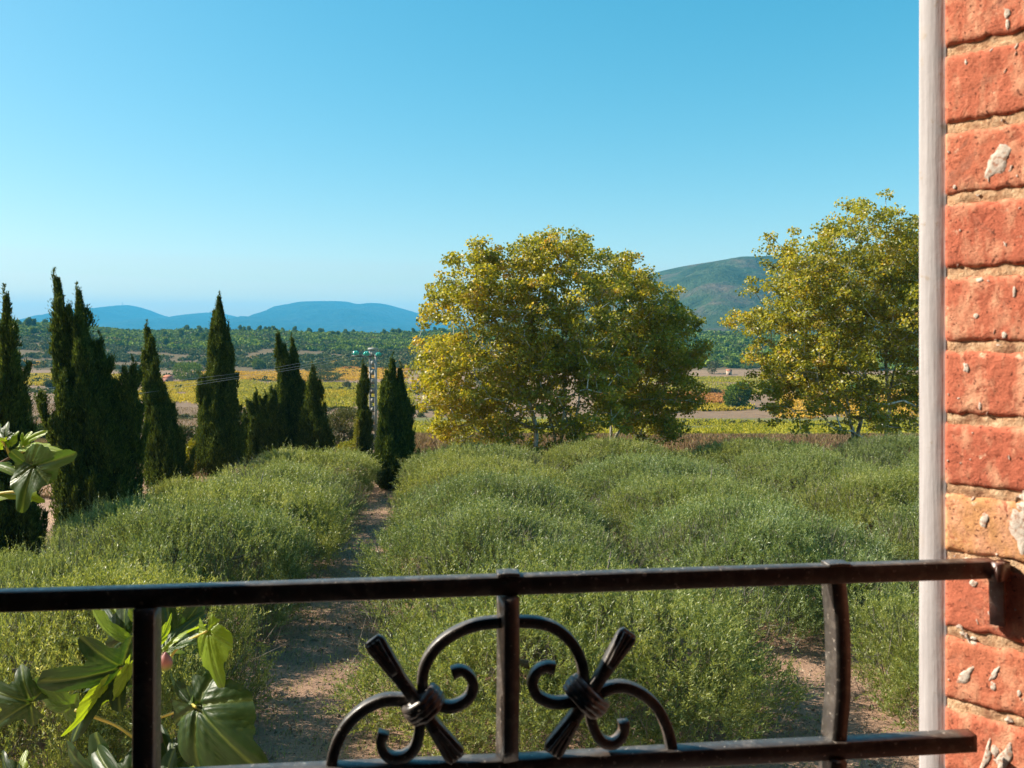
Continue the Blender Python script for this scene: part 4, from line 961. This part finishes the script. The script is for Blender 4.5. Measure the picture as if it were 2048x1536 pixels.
# ------------------------------------------------------------------ huts, pole and wires
def hut(label, px, py, wpx, hpx, mat):
    Y = ground_Y(px, py); m_ = Y/FPX; X = (px-1024)*m_; z0 = float(ground_z(X, Y)); w_, h_ = wpx*m_/2, hpx*m_
    r = empty('stone_hut', (X, Y, z0), label, 'hut'); mb = MB(); mb.add(*box(X-w_, X+w_, Y-w_, Y+w_, z0-.5, z0+h_)); mb.build('wall', M[mat], r)
    mb = MB(); V = [(X-w_-.3, Y-w_-.3, z0+h_+.02), (X+w_+.3, Y-w_-.3, z0+h_+.02), (X+w_+.3, Y+w_+.3, z0+h_*1.35), (X-w_-.3, Y+w_+.3, z0+h_*1.35)]
    V += [(a, b, c+.18) for a, b, c in V]; mb.add(V, box(0, 1, 0, 1, 0, 1)[1]); mb.build('roof', M['rooftile'], r)
    mb = MB(); mb.add(*box(X-w_*.2, X+w_*.35, Y-w_-.05, Y-w_-.01, z0, z0+h_*.6)); mb.build('door', M['darkhole'], r)
hut('small pink hut at the edge of the vines beside the leaning cypress', 336, 766, 15, 11, 'hut')
hut('tiny stone hut at the foot of the dark wood between the plane trees', 1458, 750, 9, 8, 'stone')

PY = 55.0; pole = empty('utility_pole', (float(px3(746, 0, PY).x), PY, float(ground_z(-9, PY))), 'grey concrete utility pole between two cypresses', 'utility pole')
bx = pole.location.x; top = px3(746, 700, PY).z; z0 = pole.location.z; mb = MB()
wpole = 15*PY/FPX/2
n_ = 12
for s_, o_ in ((1, -1), (-1, 1)):      # two flanges and the slotted web
    mb.add(*box(bx+min(o_*wpole, o_*wpole*.5), bx+max(o_*wpole, o_*wpole*.5), PY-.14, PY+.14, z0-.3, top))
for k in range(n_): mb.add(*box(bx-wpole*.5, bx+wpole*.5, PY-.118, PY+.07, z0+.2+(top-z0)*k/n_, z0+(top-z0)*(k+.985)/n_))
mb.build('shaft', M['concrete'], pole)
mb = MB(); mb.add(*box(bx-wpole*1.25, bx+wpole*1.25, PY-.18, PY+.18, top+.003, top+.14)); mb.build('cap', M['concrete'], pole)
arm = MB(); arm.add(*box(bx-1.35, bx+.6, PY-.19, PY-.142, top-.42, top-.35)); arm.build('crossarm', M['dmetal'], pole)
ins = []
for k, (ix, iy, r) in enumerate(((712, 706.5, 5.5), (733, 707.5, 5.5), (757, 709, 5.0))):
    c = px3(ix, iy, PY-.35); mi = MB(); R = r*PY/FPX
    P = [c+Vector((q, 0, .02*q)) for q in (-R*1.1, -R*.9, -R*.35, -.02, 0, .02, R*.35, R*.9, R*1.1)]
    V, F = tube([tuple(p) for p in P], [R*.3, R*.55, R*1.0, R*.95, R*.35, R*.95, R*1.0, R*.55, R*.25], 14)
    mi.add(V, F); mi.build('insulator', M['teal'], pole, True); ins.append(c)
    V, F = tube([tuple(c+Vector((R, 0, 0))), (c.x+.35, PY-.2, top-.38)], .018, 5); mi = MB(); mi.add(V, F); mi.build('insulator_link', M['dmetal'], pole)
mb = MB()
for q in (-.35, -.5):
    P = smooth_curve([(bx+q-.1, PY-.3, top-.3), (bx+q+.02, PY-.32, top-1.2), (bx-.14, PY-.2, top-1.6), (bx-.13, PY-.16, top-3)], 16); V, F = tube(P, .015, 5); mb.add(V, F)
mb.build('cable', M['dmetal'], pole)
wl = ['upper power wire running left from the pole', 'middle power wire running left from the pole', 'lowest power wire running left from the pole']
for k, (c, (ex, ey)) in enumerate(zip(ins, ((50, 777), (50, 797), (53, 808)))):
    e = px3(ex, ey, 36-k*.5); far = e+(e-c)*.9; far.z = e.z+.9
    a_ = c-Vector((.1, 0, 0)); P = []
    mid = c.lerp(e, .5)
    P = smooth_curve([tuple(a_), tuple(a_.lerp(e, .5)-Vector((0, 0, .42-.1*k))), tuple(e), tuple(far)], 60)
    V, F = tube(P, .006, 5); mb = MB(); mb.add(V, F); tag(mb.build('power_wire', M['wire']), wl[k], 'wire', 'power wires left of the pole')

# ------------------------------------------------------------------ fig tree outside the window
fig = empty('fig_tree', (-1.9, 2.6, 0), 'fig tree reaching up outside the window with large lobed leaves and one fruit', 'fig tree')
def fig_leaf(mb, veins, base, tip, Yb, Yt, wid, roll, curl=.25, fold=.35, tone=.4, lob=1.0, seed=0):
    wid = wid*.78
    A = np.array(px3(base[0], base[1], Yb)); T = np.array(px3(tip[0], tip[1], Yt)); L = np.linalg.norm(T-A)
    x = (T-A)/L; f = np.array([0, -1., .15]); f = f-x*f.dot(x); f /= np.linalg.norm(f); s = np.cross(f, x)
    r = math.radians(roll); nrm = f*math.cos(r)+s*math.sin(r); sd_ = np.cross(nrm, x)
    nr, na = 16, 97; th = np.linspace(-2.55, 2.55, na); lobes = [(0, 1.0, .50), (.95, .80, .42), (-.95, .80, .42), (1.9, .50, .50), (-1.9, .50, .50)]
    rad = np.full(na, .34)
    for c, a, w_ in lobes: rad = np.maximum(rad, (a*(1 if c == 0 else lob))*np.exp(-(np.abs(th-c)/w_)**2.3)*1.0+.0)
    rad = np.maximum(rad, (.36 if lob > .85 else .55)*np.exp(-(np.abs(th)/1.7)**6)+.12)
    rad = rad*(1+.014*np.sin(th*19+seed)+.012*np.sin(th*31+seed*2))
    rho = np.linspace(0, 1, nr)[:, None]
    px_ = rho*rad[None]*np.cos(th)[None]; py_ = rho*rad[None]*np.sin(th)[None]*wid
    vein = np.zeros((nr, na))
    rngl = np.random.default_rng(seed)
    hgt = -fold*(py_**2*1.9+np.abs(py_)*.22)+.02*np.sin(th*9+seed*1.7)[None]*rho**2*rad[None]+.02*np.sin(px_*9+seed)*np.abs(py_)*3+.022*np.sin(py_*19+seed)*(px_)
    for c, a, w_ in lobes:
        dx = px_*math.cos(c)+(py_/wid)*math.sin(c); dy = np.abs(-px_*math.sin(c)+(py_/wid)*math.cos(c))
        on = (dx > 0) & (dx < a)
        vein = np.maximum(vein, np.where(on, np.exp(-(dy/.014)**2), 0)); hgt = hgt-.03*np.where(on, np.exp(-(dy/.05)**2), 0)
        q = (dx-dy*.75)/.115; vv = np.abs(q-np.round(q)); vein = np.maximum(vein, np.where(on & (dy < .30), .22*np.exp(-(vv/.06)**2), 0))
        hgt = hgt+.004*np.where(on & (dy < .3), np.cos(q*6.283), 0)*-1
    bend = -curl*1.9*np.abs(px_)*px_
    V = A+L*(px_[..., None]*x+py_[..., None]*sd_+(hgt+bend+curl*px_*.9)[..., None]*nrm)
    i2 = (np.arange(nr-1)[:, None]*na+np.arange(na-1)[None]).ravel()
    mb.add(V.reshape(-1, 3), np.stack([i2, i2+1, i2+na+1, i2+na], 1), tone); veins.append(vein.ravel())
    return A
mbl = MB(); veins = []
YF = 2.25
FL = [  # base, tip, depth base, depth tip, width, roll, curl, fold, tone (painted shade to backlit glow), lobe
    ((243, 1337), (72, 1378), 2.20, 2.12, 1.0, 18, .22, .25, .12, .95),
    ((240, 1342), (128, 1462), 2.22, 2.10, .85, -30, .3, .35, .08, .9),
    ((258, 1334), (222, 1428), 2.18, 2.16, .42, 60, .15, .5, .95, .5),
    ((205, 1378), (130, 1480), 2.16, 2.10, .48, 62, .1, .5, .95, .5),
    ((232, 1375), (196, 1412), 2.24, 2.22, .9, 20, .1, .3, .9, .8),
    ((142, 1418), (22, 1368), 2.30, 2.40, .75, 40, .2, .2, .55, .7),
    ((60, 1405), (-60, 1370), 2.30, 2.30, 1.0, -10, .3, .3, .25, .9),
    ((262, 1288), (142, 1216), 2.30, 2.42, .55, 52, .25, .4, .8, .7),
    ((250, 1275), (175, 1215), 2.40, 2.50, .9, 10, .25, .3, .15, .9),
    ((285, 1262), (212, 1185), 2.45, 2.5, .8, -20, .2, .3, .85, .8),
    ((322, 1300), (404, 1236), 2.25, 2.30, .35, 66, .15, .4, 1.0, .5),
    ((318, 1285), (352, 1224), 2.25, 2.32, .42, -55, .15, .4, .95, .5),
    ((330, 1298), (404, 1212), 2.38, 2.50, .8, 30, .2, .3, .35, .9),
    ((340, 1280), (420, 1190), 2.44, 2.52, 1.0, -35, .2, .3, .2, 1.0),
    ((335, 1305), (368, 1300), 2.3, 2.3, 1.0, 62, .2, .3, .7, .9),
    ((414, 1262), (436, 1380), 2.18, 2.12, .78, -12, .12, .55, .85, .72),
    ((352, 1292), (425, 1255), 2.22, 2.2, .35, 66, .1, .3, .4, .5),
    ((384, 1412), (328, 1348), 2.15, 2.22, .50, 25, .1, .5, .10, .5),
    ((384, 1412), (356, 1492), 2.14, 2.10, .62, -14, .15, .5, .55, .6),
    ((390, 1412), (520, 1560), 2.12, 2.0, .92, 8, .22, .35, .22, .8),
    ((345, 1520), (390, 1440), 2.2, 2.25, .9, 20, .2, .3, .12, .9),
    ((350, 1540), (312, 1448), 2.25, 2.3, .8, -20, .2, .4, .2, .9),
    ((372, 1580), (412, 1508), 2.15, 2.2, .8, 5, .2, .3, .85, .7),
    ((230, 1570), (100, 1510), 2.2, 2.3, .9, 20, .2, .3, .18, .9),
    ((260, 1590), (170, 1495), 2.12, 2.2, .9, -10, .2, .3, .22, .9),
    ((330, 1600), (240, 1498), 2.1, 2.2, .9, -8, .2, .3, .25, .9),
    ((36, 1560), (46, 1498), 2.3, 2.35, .7, 10, .2, .3, .9, .7),
    ((30, 1570), (-8, 1505), 2.3, 2.35, .7, 10, .2, .3, .1, .7),
    ((66, 930), (36, 1022), 2.55, 2.48, 1.0, -6, .10, .12, .42, .62),
    ((58, 936), (140, 912), 2.56, 2.5, .85, -14, .12, .15, .5, .45),
    ((70, 940), (18, 904), 2.58, 2.55, 1.1, 6, .1, .15, .32, .6),
    ((45, 894), (124, 890), 2.60, 2.55, .40, 62, .15, .3, .95, .6),
    ((42, 892), (82, 860), 2.65, 2.62, .70, 25, .2, .3, 1.0, .9),
    ((48, 893), (40, 866), 2.62, 2.62, .9, 15, .2, .3, .9, .9),
    ((22, 886), (34, 862), 2.6, 2.6, .8, 10, .2, .3, 1.0, .8),
    ((14, 884), (-20, 902), 2.6, 2.6, .8, 40, .2, .3, .9, .8),
    ((8, 878), (-14, 848), 2.6, 2.66, .9, 10, .2, .3, .2, .9),
    ((-20, 930), (26, 934), 2.6, 2.55, .8, 62, .2, .3, .6, .8),
    ((-30, 996), (36, 984), 2.62, 2.6, .6, 55, .2, .3, .85, .7),
    ((40, 985), (84, 1000), 2.62, 2.6, .75, 25, .2, .3, .85, .7),
    ((26, 938), (44, 950), 2.58, 2.58, 1.0, 25, .2, .3, .8, .8),
]
for k, f in enumerate(FL): fig_leaf(mbl, veins, *f, seed=k)
lo = mbl.build('foliage', M['figleaf'], fig, True)
a = lo.data.attributes.new('vein', 'FLOAT', 'POINT'); a.data.foreach_set('value', np.concatenate(veins).astype(np.float32))
def stalk(pts, r0, r1, mbx):
    P = smooth_curve([tuple(px3(*p)) for p in pts], 18); V, F = tube(P, np.linspace(r0, r1, len(P)), 8); mbx.add(V, F)
for pts in ([(290, 1492, 2.25), (230, 1450, 2.2), (165, 1424, 2.17)], [(300, 1442, 2.25), (340, 1428, 2.2), (385, 1412, 2.14)], [(312, 1312, 2.25), (322, 1298, 2.25)], [(295, 1345, 2.26), (262, 1334, 2.2), (240, 1337, 2.2)],
            [(330, 1330, 2.3), (360, 1292, 2.24), (414, 1262, 2.18)], [(285, 1290, 2.3), (258, 1282, 2.3)], [(150, 1420, 2.2), (230, 1450, 2.2)], [(22, 915, 2.62), (10, 890, 2.6), (0, 878, 2.6)], [(22, 915, 2.62), (48, 902, 2.6), (62, 892, 2.6)],
            [(22, 915, 2.62), (40, 905, 2.62), (48, 893, 2.62)], [(-10, 935, 2.6), (28, 934, 2.6), (64, 934, 2.56)], [(-20, 990, 2.62), (30, 984, 2.6), (60, 1000, 2.6)], [(385, 1410, 2.14), (392, 1414, 2.12)]):
    ms = MB(); stalk(pts, .0042, .003, ms); ms.build('leaf_stalk', M['figstalk'], fig, True)
mw = MB()
b0 = fig.location
def wood(pts, r0, r1):
    P = smooth_curve(pts, 24); V, F = tube(P, np.linspace(r0, r1, len(P)), 8); mw.add(V, F)
wood([(-1.9, 2.6, -.1), (-1.75, 2.55, 2.5), (-1.4, 2.5, 5), tuple(px3(292, 1620, 2.35)), tuple(px3(294, 1480, 2.28)), tuple(px3(292, 1400, 2.28)), tuple(px3(296, 1300, 2.3))], .09, .006)
wood([(-1.75, 2.55, 2.5), (-2.2, 2.6, 4.5), tuple(px3(-190, 1450, 2.7)), tuple(px3(-150, 1150, 2.65)), tuple(px3(-70, 980, 2.64)), tuple(px3(22, 914, 2.62))], .045, .004)
wood([tuple(px3(292, 1620, 2.35)), tuple(px3(320, 1560, 2.3)), tuple(px3(350, 1530, 2.22))], .01, .005)
wood([tuple(px3(292, 1500, 2.3)), tuple(px3(304, 1440, 2.27)), tuple(px3(312, 1360, 2.28)), tuple(px3(330, 1298, 2.3))], .007, .004)
wood([tuple(px3(-150, 1150, 2.65)), tuple(px3(-70, 1040, 2.62)), tuple(px3(-20, 990, 2.62))], .007, .004)
mw.build('trunk', M['figwood'], fig, True)
c = px3(331, 1325, 2.2); mf = MB(); P = [tuple(c+Vector((0, 0, z))) for z in (.026, .022, .016, .006, -.004, -.013, -.019, -.022)]
V, F = tube(P, [.003, .005, .011, .0165, .018, .0155, .009, .002], 18); mf.add(V, F); mf.build('fig_fruit', M['figskin'], fig, True)

# ------------------------------------------------------------------ haze
m, t, o = newmat('haze'); v = t.nodes.new('ShaderNodeVolumePrincipled')
v.inputs['Color'].default_value = (.11, .60, 1.0, 1); v.inputs['Density'].default_value = 8.2e-5; v.inputs['Anisotropy'].default_value = 0
t.links.new(v.outputs[0], o.inputs['Volume']); M['haze'] = m
hz = MB(); hz.add(*box(-13500, 13500, -100, 12600, -62, 358)); h = hz.build('haze', m); tag(h, 'thin blue air haze over the valley', 'haze', kind='stuff')
